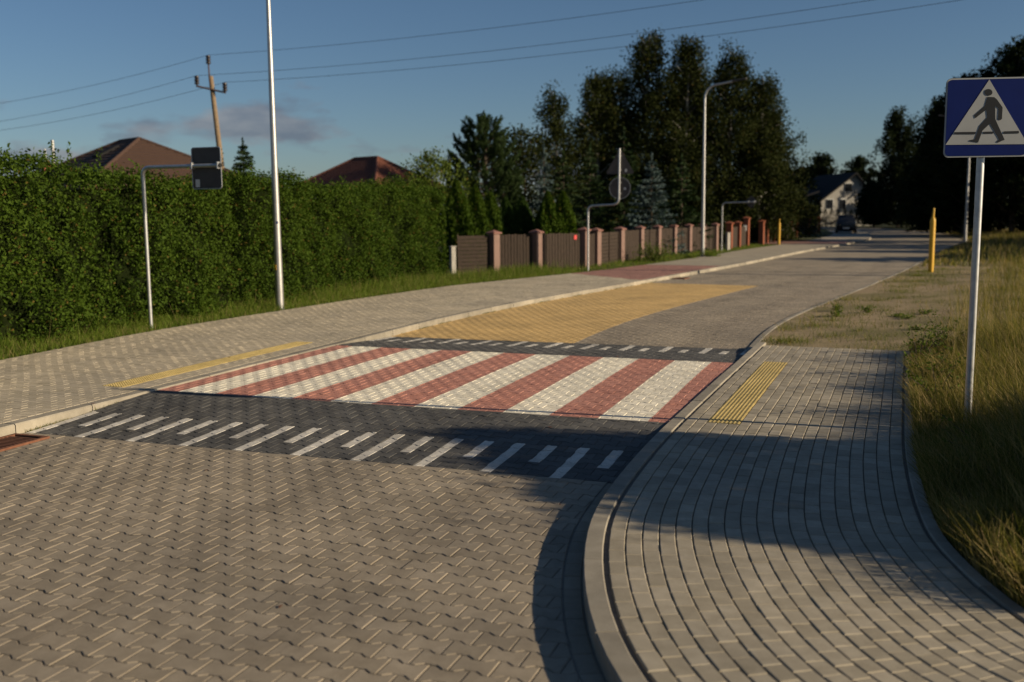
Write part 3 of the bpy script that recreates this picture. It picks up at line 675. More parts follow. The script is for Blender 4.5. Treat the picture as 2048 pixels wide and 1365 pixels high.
# ------------------------------------------------------------------ hedge
def hedge():
    A_, B_ = np.array([-12.2, 1.5]), np.array([-2.2, 32.0]); A_ = np.array([-8.1 - 6 * 0.31, 13.2 - 6 * 0.95]); D = B_ - A_; Ln = np.linalg.norm(D); D = D / Ln; N_ = np.array([D[1], -D[0]])  # towards the road
    h = empty('hedge', (*((A_ + B_) / 2), 0), 0, 'tall dense clipped green hedge along the left grass strip', 'hedge')
    wid = 1.5
    top = lambda s: 2.74 + 0.22 * np.exp(-((s - 5.0) / 2.2) ** 2) + 0.10 * np.sin(s * 0.9) + 0.08 * np.sin(s * 2.3 + 1) + 0.06 * np.sin(s * 5.1) - 0.0 * s
    bulge = lambda s, z: 0.12 * np.sin(s * 1.6 + z * 0.8) + 0.09 * np.sin(s * 3.7 - z * 2.1 + 1.0) + 0.06 * np.sin(s * 7.3 + z * 4.0) + 0.05 * np.sin(z * 6 + s * 2)
    c = (A_ + B_) / 2
    # solid dark core: blocks light and stands in for shade inside the hedge
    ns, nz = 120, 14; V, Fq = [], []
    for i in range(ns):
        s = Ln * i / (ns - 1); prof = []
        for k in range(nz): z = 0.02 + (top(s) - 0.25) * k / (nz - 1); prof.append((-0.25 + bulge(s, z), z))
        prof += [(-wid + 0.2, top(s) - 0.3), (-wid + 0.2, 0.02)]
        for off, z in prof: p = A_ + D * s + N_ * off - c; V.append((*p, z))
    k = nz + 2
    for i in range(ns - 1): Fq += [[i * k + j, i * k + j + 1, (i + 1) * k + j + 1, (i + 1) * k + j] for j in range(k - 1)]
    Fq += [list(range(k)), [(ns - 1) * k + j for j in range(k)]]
    obj('shade_core', mesh_np('shade_core', np.array(V), Fq), M['core'], h)
    n = 150000; s = RNG.uniform(-0.1, Ln + 0.25, n); z = RNG.random(n) * 1.02; z = top(s) * z
    dep = np.abs(RNG.normal(0, 0.16, n)); off = 0.06 + bulge(s, z) - dep
    # clumps
    off += 0.12 * np.sin(s * 14.0 + 3 * np.sin(z * 5)) * np.sin(z * 11 + 2 * np.sin(s * 4)) + 0.05 * RNG.normal(size=n)
    C1 = np.column_stack((A_[0] + D[0] * s + N_[0] * off - c[0], A_[1] + D[1] * s + N_[1] * off - c[1], z))
    nz_ = sum(np.sin(s * a + z * b + q) for a, b, q in ((2.1, 1.7, 0), (3.9, -2.3, 1), (5.7, 4.1, 2), (9.1, -6.0, 3), (1.3, 5.2, 4), (12.5, 9.0, 5)))
    off -= 0.10 * np.clip(-nz_ - 0.3, 0, 3); kp_ = RNG.random(n) < np.clip(0.85 + 0.22 * nz_, 0.42, 1.0); s, z, off, n = s[kp_], z[kp_], off[kp_], int(kp_.sum())
    C1 = np.column_stack((A_[0] + D[0] * s + N_[0] * off - c[0], A_[1] + D[1] * s + N_[1] * off - c[1], z))
    m_ = 28000; s = RNG.uniform(0, Ln + 0.2, m_); off = RNG.uniform(-wid, 0.1, m_); z = top(s) + RNG.normal(0, 0.07, m_) + 0.06 * np.sin(s * 9) - 0.25 * np.clip(-off - 0.9, 0, 1)
    C2 = np.column_stack((A_[0] + D[0] * s + N_[0] * off - c[0], A_[1] + D[1] * s + N_[1] * off - c[1], z))
    C3 = []                                                       # loose shoots above the clipped line
    for i in range(300):
        s = RNG.uniform(0, Ln); o_ = RNG.uniform(-1.2, 0.05); hh = RNG.uniform(0.08, 0.5) * (1.2 if RNG.random() < 0.3 else 0.65); q = A_ + D * s + N_ * o_ - c; dx = RNG.normal(0, 0.09, 2)
        for f in np.linspace(0, 1, int(8 + hh * 34)): C3.append((q[0] + dx[0] * f + RNG.normal(0, 0.03), q[1] + dx[1] * f + RNG.normal(0, 0.03), top(s) - 0.05 + hh * f))
    m2 = 9000; s = np.full(m2, Ln) + np.abs(RNG.normal(0, 0.12, m2)); off = RNG.uniform(-wid, 0.1, m2); z = RNG.random(m2) * 2.9
    C4 = np.column_stack((A_[0] + D[0] * s + N_[0] * off - c[0], A_[1] + D[1] * s + N_[1] * off - c[1], z))
    nd = np.array([N_[0], N_[1], 0.35]) * 0.9
    V = np.vstack((leaf_quads(C1, 0.048 + 0.022 * RNG.random(len(C1)), 0.62, 0, nd * 0 + np.array([0, 0, -0.2])), leaf_quads(C2, 0.062, 0.6), leaf_quads(np.array(C3), 0.06, 0.55), leaf_quads(C4, 0.065, 0.6)))
    leaves_obj('foliage', V, M['hedge'], h)
hedge()

# ------------------------------------------------------------------ trees
def limb_tree(name, p, H, prof, mat, bark, label, nl=26, cl=60, leaf=0.17, rtr=0.16, base=0.12, droop=0.0, clr=0.55, seed=1, group=None, cat='tree', per=1.0, gap=0.0):
    """trunk with limbs, leaves in clumps along the outer limbs. prof(f): crown radius at height fraction f"""
    rg = np.random.default_rng(seed); t = empty(name, p, 0, label, cat, group); mb = MB()
    wob = lambda f: (0.25 * math.sin(3 * f + seed) * f, 0.25 * math.cos(2.3 * f + seed * 2) * f)
    tp = [Vector((*wob(f), H * f)) for f in np.linspace(0, 0.97, 9)]; mb.tube([Vector((0, 0, -0.1))] + tp[1:], [rtr * (1 - 0.93 * f) + 0.01 for f in np.linspace(0, 1, 9)], 7)
    C = []
    for i in range(nl):
        f = base + (1 - base) * ((i + rg.random()) / nl) ** 0.9; f = min(f, 0.985); a = i * 2.4 + rg.normal(0, 0.5); r = prof(f) * rg.uniform(0.72, 1.12)
        o = Vector((*wob(max(0, f - 0.1)), H * max(0.04, f - 0.06 - 0.05 * r / H))); e_ = Vector((wob(f)[0] + r * math.cos(a), wob(f)[1] + r * math.sin(a), H * f + (0.10 * r)))
        mid = o.lerp(e_, 0.5) + Vector((0, 0, 0.12 * r)); mb.tube([o, mid, e_], [rtr * 0.32 * (1 - f) + 0.015, rtr * 0.2 * (1 - f) + 0.01, 0.006], 5)
        nk = max(3, int(3 + r * 3.2 * per))
        for k in range(nk):
            q = rg.uniform(0.25, 1.05); c = (o.lerp(mid, q / 0.5) if q < 0.5 else mid.lerp(e_, (q - 0.5) / 0.5)) + Vector(rg.normal(0, 0.16 * r + 0.12, 3) * np.array([1, 1, 0.8]))
            n = int(cl * rg.uniform(0.5, 1.4)); sg = clr * rg.uniform(0.6, 1.2); X = rg.normal(0, 1, (n, 3)) * np.array([sg, sg, sg * 0.75]) * 0.6
            if droop: X = X * np.array([0.6, 0.6, 0.7]); X[:, 2] -= rg.random(n) ** 1.3 * droop * rg.uniform(0.5, 1.3)
            C.append(X + np.array(c))
    C = np.vstack(C); C = C[C[:, 2] > 0.25]
    mb.build('trunk', bark, t, smooth=True); leaves_obj('crown', leaf_quads(C, leaf, 0.6, -0.25 if droop else 0, rng=rg), mat, t); return t
def conifer(name, p, H, R_, mat, label, seed=1, whorls=18, br=9, needle=0.16, group=None, up=0.0, base=0.04, dens=16):
    """spruce: whorls of drooping fronds"""
    rg = np.random.default_rng(seed); t = empty(name, p, 0, label, 'tree', group); mb = MB(); mb.tube([(0, 0, -0.1), (0, 0, H * 0.5), (0, 0, H)], [0.02 * H, 0.012 * H, 0.004], 6)
    C, D = [], []
    for w in range(whorls):
        f = base + (1 - base) * (w / whorls) ** 0.95
        for b in range(br):
            a = rg.uniform(0, 6.283); r = R_ * (1 - f) ** 0.85 * rg.uniform(0.75, 1.15) + 0.06; z = H * f + rg.normal(0, 0.05)
            n = max(6, int(r * dens * 2.2)); q = np.linspace(0.12, 1, n) ; dz = -0.22 * r * q + 0.26 * r * q ** 2.2 + up * r * q
            x = np.column_stack((math.cos(a) * r * q, math.sin(a) * r * q, z + dz)); sp = 0.20 * r * (1 - 0.75 * q) + 0.03
            perp = np.array([-math.sin(a), math.cos(a), 0]); x = x + perp * (rg.normal(0, 1, n) * sp)[:, None]; x[:, 2] -= np.abs(rg.normal(0, 0.06, n))
            C.append(x); d = np.tile([math.cos(a), math.sin(a), -0.1 + up], (n, 1)); D.append(d)
            if b % 3 == 0: mb.tube([(0, 0, z), (math.cos(a) * r * 0.8, math.sin(a) * r * 0.8, z - 0.04 * r)], [0.012, 0.004], 4)
    top = np.column_stack((rg.normal(0, 0.025, 30), rg.normal(0, 0.025, 30), H * np.linspace(0.93, 1.03, 30))); C.append(top); D.append(np.tile([0, 0, 1.0], (30, 1)))
    C = np.vstack(C); D = np.vstack(D)
    mb.build('trunk', M['bark'], t); leaves_obj('crown', leaf_quads(C, needle, 0.42, 0, D * 1.3, 0.5, rg), mat, t); return t
def thuja(p, H, R_, label, seed, group='thujas behind the fence', mat='thuja', n=5200):
    rg = np.random.default_rng(seed); t = empty('thuja', p, 0, label, 'thuja', group)
    MB().tube([(0, 0, -0.1), (0, 0, H * 0.95)], [0.06, 0.01], 6).build('trunk', M['bark'], t)
    f = rg.random(n) ** 0.8; a = rg.uniform(0, 6.283, n); rr = R_ * np.minimum(1, (1 - f) * 2.3) ** 0.75 * (0.9 + 0.12 * np.sin(a * 5 + f * 9)) * (1 - np.abs(rg.normal(0, 0.14, n)))
    C = np.column_stack((rr * np.cos(a), rr * np.sin(a), 0.05 + H * f)); D = np.column_stack((np.cos(a) * 0.5, np.sin(a) * 0.5, np.full(n, 1.2)))
    V = leaf_quads(C, 0.13, 0.45, 0, D, 0.4, rg); leaves_obj('crown', V, M[mat], t); return t
def pine(p, H, R_, label, seed):
    rg = np.random.default_rng(seed); t = empty('pine_tree', p, 0, label, 'tree'); mb = MB(); mb.tube([(0, 0, -0.1), (0.06, 0, H * 0.5), (0, 0, H)], [0.13, 0.09, 0.02], 7); C, D = [], []
    for w in range(21):
        f = 0.12 + 0.86 * w / 21; nb = 10 if f < 0.8 else 8
        for b in range(nb):
            a = b * 6.283 / nb + rg.normal(0, 0.25) + w; r = R_ * min(1, (1.06 - f) * 1.9) ** 0.7 * rg.uniform(0.6, 1.1); rise = 0.3 + 0.7 * f
            o = Vector((0, 0, H * f - 0.1)); e_ = Vector((math.cos(a) * r, math.sin(a) * r, H * f + rise * r * 0.55)); mid = o.lerp(e_, 0.55) - Vector((0, 0, 0.05 * r)); mb.tube([o, mid, e_], [0.025, 0.016, 0.006], 4)
            tips = [(e_, (e_ - mid).normalized())]
            for k in range(max(1, int(r * 4))):
                q = rg.uniform(0.45, 0.95); s_ = mid.lerp(e_, (q - 0.45) / 0.5); dd = Vector((math.cos(a + rg.normal(0, 0.9)), math.sin(a + rg.normal(0, 0.9)), rg.uniform(0.3, 1.3))).normalized(); tips.append((s_ + dd * 0.24, dd))
            for e2, d2 in tips:
                d2 = (d2 + Vector((0, 0, 0.5))).normalized(); L = rg.uniform(0.34, 0.52); n = 46; q = rg.random(n); c = np.array(e2) + np.outer(q * L - 0.3, np.array(d2)) + rg.normal(0, 0.035, (n, 3)); C.append(c)
                rd_ = rg.normal(size=(n, 3)); rd_ /= np.linalg.norm(rd_, axis=1)[:, None]; D.append(np.array(d2) * 0.9 + rd_ * 0.75)
    for k in range(9):
        a = k * 0.7; e2 = np.array([0.16 * math.cos(a) * (k > 0), 0.16 * math.sin(a) * (k > 0), H - 0.15 + 0.12 * (k == 0)]); n = 70; q = rg.random(n); C.append(e2 + np.outer(q * 0.5 - 0.1, [0.2 * math.cos(a) * (k > 0), 0.2 * math.sin(a) * (k > 0), 1]) + rg.normal(0, 0.03, (n, 3)))
        rd_ = rg.normal(size=(n, 3)); rd_ /= np.linalg.norm(rd_, axis=1)[:, None]; D.append(np.array([0, 0, 0.9]) + rd_ * 0.75)
    C = np.vstack(C); D = np.vstack(D); mb.build('trunk', M['bark'], t); leaves_obj('crown', leaf_quads(C, 0.165, 0.20, 0, D, 0.05, rg), M['pine'], t)
ov = lambda R_, a=0.35, b=1.0: (lambda f: R_ * max(0.04, math.sin(math.pi * min(1, max(0.02, f)) ** 0.72)) ** 0.75)
colm = lambda R_: (lambda f: R_ * min(1.0, 0.7 + 1.3 * f) * max(0.05, (1.02 - f)) ** 0.58)
pine((-1.05, 41, 0), 5.75, 1.6, 'dark green pine with upright candle shoots behind the brown fence', 3)
BG = 'birches behind the brown fence'
for i, (x, y, H, R_, nl) in enumerate(((2.7, 60, 9.4, 2.0, 34), (5.3, 61, 10.5, 3.0, 46), (8.5, 62, 13.0, 3.5, 62), (10.7, 61.5, 12.7, 3.2, 58), (13.4, 62, 12.0, 3.4, 60), (15.4, 62.5, 10.4, 3.2, 52), (6.6, 65, 10.9, 3.6, 50), (11.9, 65, 11.6, 3.8, 54), (17.0, 66, 8.6, 3.3, 44))):
    lab = ['slim birch standing apart next to the pine', 'birch with a rounded crown at the end of the birch group', 'tallest pointed birch of the group behind the fence', 'tall broad topped birch next to the tallest birch', 'tall birch behind the arm of the distant street lamp', 'lower birch on the outer flank of the birch group', 'birch of the back row, behind the tallest birch', 'birch of the back row, behind the arm of the street lamp', 'short wide birch at the road end of the birch group'][i]
    limb_tree('birch_tree', (x, y, 0), H, colm(R_), M['birchleaf'], M['birch'], lab, nl, 80, 0.155, 0.15, 0.06, 0.9, 0.75, 20 + i, BG, per=0.95)
SG = 'spruces behind the brown fence'
conifer('spruce_tree', (1.45, 44, 0), 4.85, 1.0, M['blue_spruce'], 'small blue spruce with silvery needles next to the pine', 5, 16, 9, 0.15, SG)
conifer('spruce_tree', (6.5, 46.5, 0), 4.6, 1.75, M['blue_spruce'], 'broad blue spruce behind the fence near the triangular sign', 6, 16, 11, 0.17, SG)
conifer('spruce_tree', (5.6, 50, 0), 6.0, 1.9, M['spruce'], 'dark green spruce rising behind the broad blue spruce', 7, 18, 10, 0.18, SG)
conifer('spruce_tree', (3.7, 47, 0), 5.1, 1.5, M['spruce'], 'dark green spruce between the two blue spruces', 8, 17, 10, 0.17, SG)
conifer('spruce_tree', (2.6, 49.5, 0), 4.9, 1.6, M['spruce'], 'dark green spruce behind the small blue spruce', 9, 16, 10, 0.17, SG)
conifer('spruce_tree', (8.4, 49.5, 0), 4.7, 1.6, M['spruce'], 'dark spruce behind the fence next to the distant street lamp', 10, 16, 10, 0.18, SG)
conifer('spruce_tree', (-11.9, 45, 0), 5.3, 1.9, M['spruce'], 'spruce tip showing above the hedge next to the electricity pole', 11, 22, 13, 0.16)
limb_tree('garden_tree', (-3.2, 38.5, 0), 4.3, ov(1.9), M['lightleaf'], M['bark'], 'yellow green garden tree above the end of the hedge', 22, 60, 0.11, 0.09, 0.2, 0, 0.4, 31, cat='tree')
limb_tree('garden_tree', (0.6, 51, 0), 6.2, ov(2.2), M['birchleaf'], M['bark'], 'olive green garden tree between the pine and the birches', 24, 60, 0.15, 0.1, 0.15, 0, 0.5, 32, cat='tree')
for i, (x, y, H, R_, lab) in enumerate(((-1.95, 36.2, 3.2, 0.62, 'bright green thuja beside the end of the hedge'), (-1.3, 36.6, 3.0, 0.55, 'second thuja from the hedge, behind the plank fence'), (-0.75, 36.9, 2.75, 0.5, 'third thuja from the hedge, behind the plank fence'),
        (-0.2, 37.2, 2.55, 0.5, 'fourth thuja from the hedge, behind the first gate'), (0.42, 37.5, 2.6, 0.55, 'dark thuja behind the first gate'), (1.35, 36.6, 2.75, 0.52, 'first of the thuja pair behind the second gate'), (1.92, 36.8, 2.75, 0.55, 'thuja of the pair behind the second gate, nearer the wicket'))):
    thuja((x, y, 0), H, R_, lab, 50 + i, mat='hedge' if i in (0, 1, 2, 5, 6) else 'thuja', n=6500)  # lighter hedge leaf colour stands in for brighter sunlight on these thujas
for i in range(7):
    x, y = 11.6 + 0.95 * i, 59.5 + 1.6 * i; thuja((x, y, 0), 2.6 + 0.25 * math.sin(i * 2.1), 0.75, 'dark columnar thuja in the row behind the red brick fence', 70 + i, 'thujas behind the red brick fence', 'darkleaf', 2000)
# dark wood on the right, and its continuation beside the frame that shades the far road
RG = 'dark trees on the right side of the road'
RT = [(34.4, 76, 12.2, 3.8, 'lower dark tree at the road end of the right wood'), (37.0, 74, 14.2, 4.2, 'tall dark tree behind the blue crossing sign'), (41.3, 74, 15.4, 4.6, 'tallest dark tree at the outer end of the right wood'), (39, 80, 14.8, 3.8, 'dark tree in the second row of the right wood'),
      (44.5, 71, 15.5, 4, 'dark tree beyond the tallest one of the right wood'), (34.5, 82, 9.0, 2.6, 'short dark tree beside the road at the right wood')]
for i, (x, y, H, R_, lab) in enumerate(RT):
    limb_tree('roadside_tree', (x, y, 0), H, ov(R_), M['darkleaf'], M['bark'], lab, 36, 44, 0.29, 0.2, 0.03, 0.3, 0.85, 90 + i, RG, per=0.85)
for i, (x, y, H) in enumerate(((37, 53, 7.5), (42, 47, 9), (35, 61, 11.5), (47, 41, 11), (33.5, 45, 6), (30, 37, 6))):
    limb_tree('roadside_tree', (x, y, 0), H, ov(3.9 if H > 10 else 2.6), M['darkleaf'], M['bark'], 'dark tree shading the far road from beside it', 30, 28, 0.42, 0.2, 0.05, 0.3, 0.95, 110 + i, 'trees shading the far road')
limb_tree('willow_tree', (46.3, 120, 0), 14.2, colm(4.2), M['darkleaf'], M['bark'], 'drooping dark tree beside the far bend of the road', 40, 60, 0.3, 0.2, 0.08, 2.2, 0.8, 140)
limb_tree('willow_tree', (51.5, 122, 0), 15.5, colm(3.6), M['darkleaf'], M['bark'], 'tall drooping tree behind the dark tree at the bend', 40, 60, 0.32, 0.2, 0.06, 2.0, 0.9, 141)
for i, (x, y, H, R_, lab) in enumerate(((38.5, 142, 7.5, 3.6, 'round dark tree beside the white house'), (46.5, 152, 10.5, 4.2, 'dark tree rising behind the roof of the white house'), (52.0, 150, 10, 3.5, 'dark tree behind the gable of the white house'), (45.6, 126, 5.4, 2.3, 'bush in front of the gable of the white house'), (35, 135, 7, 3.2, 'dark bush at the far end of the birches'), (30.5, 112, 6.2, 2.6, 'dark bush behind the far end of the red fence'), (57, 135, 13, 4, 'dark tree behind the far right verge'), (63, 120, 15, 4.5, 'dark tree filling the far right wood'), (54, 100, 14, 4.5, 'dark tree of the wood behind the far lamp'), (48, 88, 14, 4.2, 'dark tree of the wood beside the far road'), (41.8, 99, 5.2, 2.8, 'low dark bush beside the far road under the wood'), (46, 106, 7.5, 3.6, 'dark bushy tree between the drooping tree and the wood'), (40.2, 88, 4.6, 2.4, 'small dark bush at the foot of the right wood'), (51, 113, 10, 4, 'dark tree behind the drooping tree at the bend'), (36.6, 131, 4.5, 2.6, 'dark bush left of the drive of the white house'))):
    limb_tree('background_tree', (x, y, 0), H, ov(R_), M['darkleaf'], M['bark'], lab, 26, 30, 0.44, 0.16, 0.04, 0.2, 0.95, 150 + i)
# low shrubs
def shrub(p, H, R_, mat, label, seed, n=1500, leaf=0.07, cat='shrub'):
    rg = np.random.default_rng(seed); t = empty('shrub', p, 0, label, cat); mb = MB(); C = []
    for i in range(14):
        a = rg.uniform(0, 6.28); r = R_ * rg.uniform(0.2, 1); e_ = Vector((r * math.cos(a), r * math.sin(a), H * (1 - 0.5 * (r / R_) ** 2) * rg.uniform(0.6, 1.05))); mb.tube([(0, 0, -0.05), e_ * 0.5 + Vector((0, 0, 0.08 * H)), e_], [0.012, 0.008, 0.003], 4)
        C.append(np.array(e_) * rg.uniform(0.35, 1.05, (n // 14, 1)) + rg.normal(0, 0.13 * R_ + 0.03, (n // 14, 3)))
    C = np.vstack(C); C = C[C[:, 2] > 0.02]; mb.build('stem', M['bark'], t); leaves_obj('foliage', leaf_quads(C, leaf, 0.55, rng=rg), M[mat], t); return t
shrub((5.75, 40.0, 0.07), 0.75, 0.95, 'lightleaf', 'low shrub on the soil bed in front of the brown fence', 201)
shrub((8.7, 43.5, 0.07), 0.22, 0.42, 'grass', 'small green tuft at the foot of the distant street lamp', 202, 700)
shrub((7.6, 42.2, 0.07), 0.18, 0.3, 'grass', 'small green tuft beside the far pavement', 203, 400)
# dense shrub standing right of the pavement; its shadow falls across the pavement and the ramp
def shade_shrub():
    rg = np.random.default_rng(5); p = np.array([7.55, 5.35]); t = empty('tall_shrub', (*p, 0), 0, 'dense tall shrub right of the pavement whose shadow crosses it', 'shrub')
    sx = np.array([0.951, -0.309]); px_ = np.array([0.309, 0.951]); mb = MB(); n = 30000
    q = rg.uniform(-1.5, 1.30, n); hmax = 2.34 + 0.80 * np.clip((q + 1.3) / 2.45, 0, 1) ** 1.1 + 0.05 * np.sin(q * 9); hmax -= 1.6 * np.clip(q - 1.12, 0, 1) * 4 + np.clip(-q - 1.4, 0, 1) * 3
    z = hmax * rg.random(n) ** 0.7 + np.where(rg.random(n) < 0.07, rg.uniform(0, 0.3, n), 0); q = q + rg.normal(0, 0.09, n); d = rg.uniform(-0.55, 0.55, n) * np.sqrt(np.clip(1.08 - z / hmax, 0.05, 1))
    C = np.column_stack((np.outer(q, px_) + np.outer(d, sx), z))
    for i in range(16):
        qq = rg.uniform(-1, 1); e_ = Vector((*(px_ * qq + sx * rg.uniform(-0.3, 0.3)), rg.uniform(1.2, 1.9))); mb.tube([(px_[0] * qq * 0.4, px_[1] * qq * 0.4, -0.05), e_ * 0.6, e_], [0.03, 0.02, 0.006], 5)
    mb.build('stem', M['bark'], t); leaves_obj('foliage', leaf_quads(C, 0.085, 0.65, rng=rg), M['hedge'], t)
shade_shrub()

# ------------------------------------------------------------------ fences
def yaw_between(a, b): return math.atan2(b[1] - a[1], b[0] - a[0])
PX = [(-0.59, 34.0), (0.88, 34.7), (2.62, 36.0), (3.16, 37.2), (4.33, 39.8), (5.44, 42.2), (6.47, 44.2), (7.47, 46.0), (8.48, 47.8), (9.4, 49.2), (10.3, 50.5)]
FP = (-1.95, 33.3)
def pillar(parent, p, h, rz, w=0.30, mat='pillar', cap='pillar_cap'):
    q = MB().box((0, 0, h / 2 - 0.05), (w, w, h + 0.1), 0, 0.008).build('pillar', M[mat], parent, loc=(p[0], p[1], 0), rot=(0, 0, rz))
    c = MB(); a = w * 0.66; z0, z1 = h + 0.001, h + 0.05
    c.add([(-a, -a, z0), (a, -a, z0), (a, a, z0), (-a, a, z0), (-a, -a, z1), (a, -a, z1), (a, a, z1), (-a, a, z1), (0, 0, z1 + 0.09)], [[3, 2, 1, 0], [0, 1, 5, 4], [1, 2, 6, 5], [2, 3, 7, 6], [3, 0, 4, 7], [4, 5, 8], [5, 6, 8], [6, 7, 8], [7, 4, 8]])
    c.build('cap', M[cap], q)
def planks_h(parent, a, b, z0, z1, n, mat='wood'):
    L = math.dist(a, b); rz = yaw_between(a, b); hh = (z1 - z0) / n; me = None
    for i in range(n):
        mb = MB().box((0, 0, 0), (L, 0.022, hh - 0.012), 0, 0.003); z = z0 + (i + 0.5) * hh
        o = mb.build('plank', M[mat], parent, loc=((a[0] + b[0]) / 2 + random.uniform(-.006, .006), (a[1] + b[1]) / 2 + random.uniform(-.008, .008), z), rot=(random.gauss(0, 0.02), random.gauss(0, 0.002), rz))
    for f in (0.04, 0.5, 0.96): MB().box((0, 0, (z0 + z1) / 2), (0.06, 0.04, z1 - z0 - 0.02)).build('batten', M[mat], parent, loc=(a[0] + (b[0] - a[0]) * f - 0.04 * math.sin(rz) * -1, a[1] + (b[1] - a[1]) * f + 0.04 * math.cos(rz), 0), rot=(0, 0, rz))
def planks_v(parent, a, b, z0, z1, n, mat='wood', arch=0.0):
    rz = yaw_between(a, b); L = math.dist(a, b); w = L / n
    for i in range(n):
        f = (i + 0.5) / n; h = z1 - z0 - arch * 4 * f * (1 - f) + random.uniform(-0.02, 0.012)
        MB().box((0, 0, h / 2), (w - 0.014, 0.022, h), 0, 0.003).build('plank', M[mat], parent, loc=(a[0] + (b[0] - a[0]) * f, a[1] + (b[1] - a[1]) * f + random.uniform(-.005, .005), z0), rot=(0, random.gauss(0, 0.004), rz))
    for z in (z0 + 0.2, z1 - 0.25): MB().box((0, 0, 0), (L, 0.04, 0.08)).build('rail', M[mat], parent, loc=((a[0] + b[0]) / 2 - 0.04 * math.sin(rz) * 1, (a[1] + b[1]) / 2 + 0.04 * math.cos(rz), z), rot=(0, 0, rz))
def shrink(a, b, m=0.17):
    a, b = np.array(a), np.array(b); d = (b - a) / np.linalg.norm(b - a); return a + d * m, b - d * m
fen = empty('fence', (0, 0, 0), 0, 'brown wooden fence between pinkish brown capped pillars', 'fence')
rzs = []
for i, p in enumerate(PX):
    q = PX[min(i + 1, len(PX) - 1)]; o_ = PX[max(i - 1, 0)]; rz = yaw_between(o_, q); pillar(fen, p, 1.36 if i != 2 else 1.40, rad(48 if i < 2 else 57), 0.30 if i < 5 else 0.27)
a, b = shrink(FP, PX[0]); planks_h(fen, a, b, 0.06, 1.32, 10)
for i in range(3, len(PX) - 1):
    a, b = shrink(PX[i], PX[i + 1]); 
    if i % 2 == 1: planks_h(fen, a, b, 0.06, 1.30, 9)
    else: planks_v(fen, a, b, 0.06, 1.32, max(6, int(math.dist(a, b) / 0.14)))
g1 = empty('gate', (0, 0, 0), 0, 'brown plank gate leaf beside the plank fence with a shadow on it', 'gate', 'gates of the brown fence')
a, b = shrink(PX[0], PX[1]); planks_v(g1, a, b, 0.10, 1.32, 11, arch=-0.02)
g2 = empty('gate', (0, 0, 0), 0, 'brown plank gate leaf with a small red plate', 'gate', 'gates of the brown fence')
a, b = shrink(PX[1], PX[2]); planks_v(g2, a, b, 0.10, 1.32, 14, arch=-0.02)
dn = (b - a) / np.linalg.norm(b - a); rp = a + (b - a) * 0.86
MB().box((0, 0, 0), (0.12, 0.012, 0.15)).build('plate', M['redsign'], g2, loc=(rp[0] + dn[1] * 0.03, rp[1] - dn[0] * 0.03, 1.18), rot=(0, 0, yaw_between(a, b)))
g3 = empty('wicket', (0, 0, 0), 0, 'narrow brown plank wicket next to the red plated gate', 'gate')
a, b = shrink(PX[2], PX[3]); planks_v(g3, a, b, 0.10, 1.28, 8); MB().box((0, 0, 0), (0.05, 0.09, 0.15), 0, 0.005).build('lock', M['steel'], g3, loc=(a[0] + 0.05, a[1] - 0.05, 0.8))
cp = empty('fence_post', (*FP, 0), 0, 'short weathered concrete post at the start of the brown fence', 'post')
MB().box((0, 0, 0.45), (0.17, 0.15, 1.02), 0.5, 0.012).build('shaft', M['concrete'], cp); MB().box((0, 0, 0.972), (0.21, 0.19, 0.03), 0.5, 0.006).build('cap', M['concrete'], cp)
cp2 = empty('fence_post', (11.1, 51.2, 0), 0, 'pale concrete post at the start of the red brick fence', 'post')
MB().box((0, 0, 0.45), (0.19, 0.17, 1.0), 0.5, 0.012).build('shaft', M['concrete'], cp2); MB().box((0, 0, 0.962), (0.23, 0.21, 0.03), 0.5, 0.006).build('cap', M['concrete'], cp2)
bf = empty('brick_fence', (0, 0, 0), 0, 'dark fence between slim red brick pillars further along the pavement', 'fence')
BX = [(11.45, 52.5), (12.35, 54.5), (13.4, 57.0), (15.01, 60.0), (15.66, 61.5), (16.74, 64.0), (18.85, 69.0), (20.06, 72.0), (21.31, 75.0), (24.2, 81.5), (27.03, 88.0)]
for i, p in enumerate(BX):
    q = BX[min(i + 1, len(BX) - 1)]; o_ = BX[max(i - 1, 0)]; pillar(bf, p, 1.40 if i != 2 else 1.62, yaw_between(o_, q), 0.30, 'brick', 'brick')
for i in range(len(BX) - 1):
    if i == 2: continue
    a, b = shrink(BX[i], BX[i + 1]); planks_v(bf, a, b, 0.12, 1.22, max(5, int(math.dist(a, b) / 0.3)), 'wood')
MB().box((0, 0, 0), (0.18, 0.08, 0.3)).build('letter_box', M['trim'], bf, loc=(13.25, 56.75, 1.1))

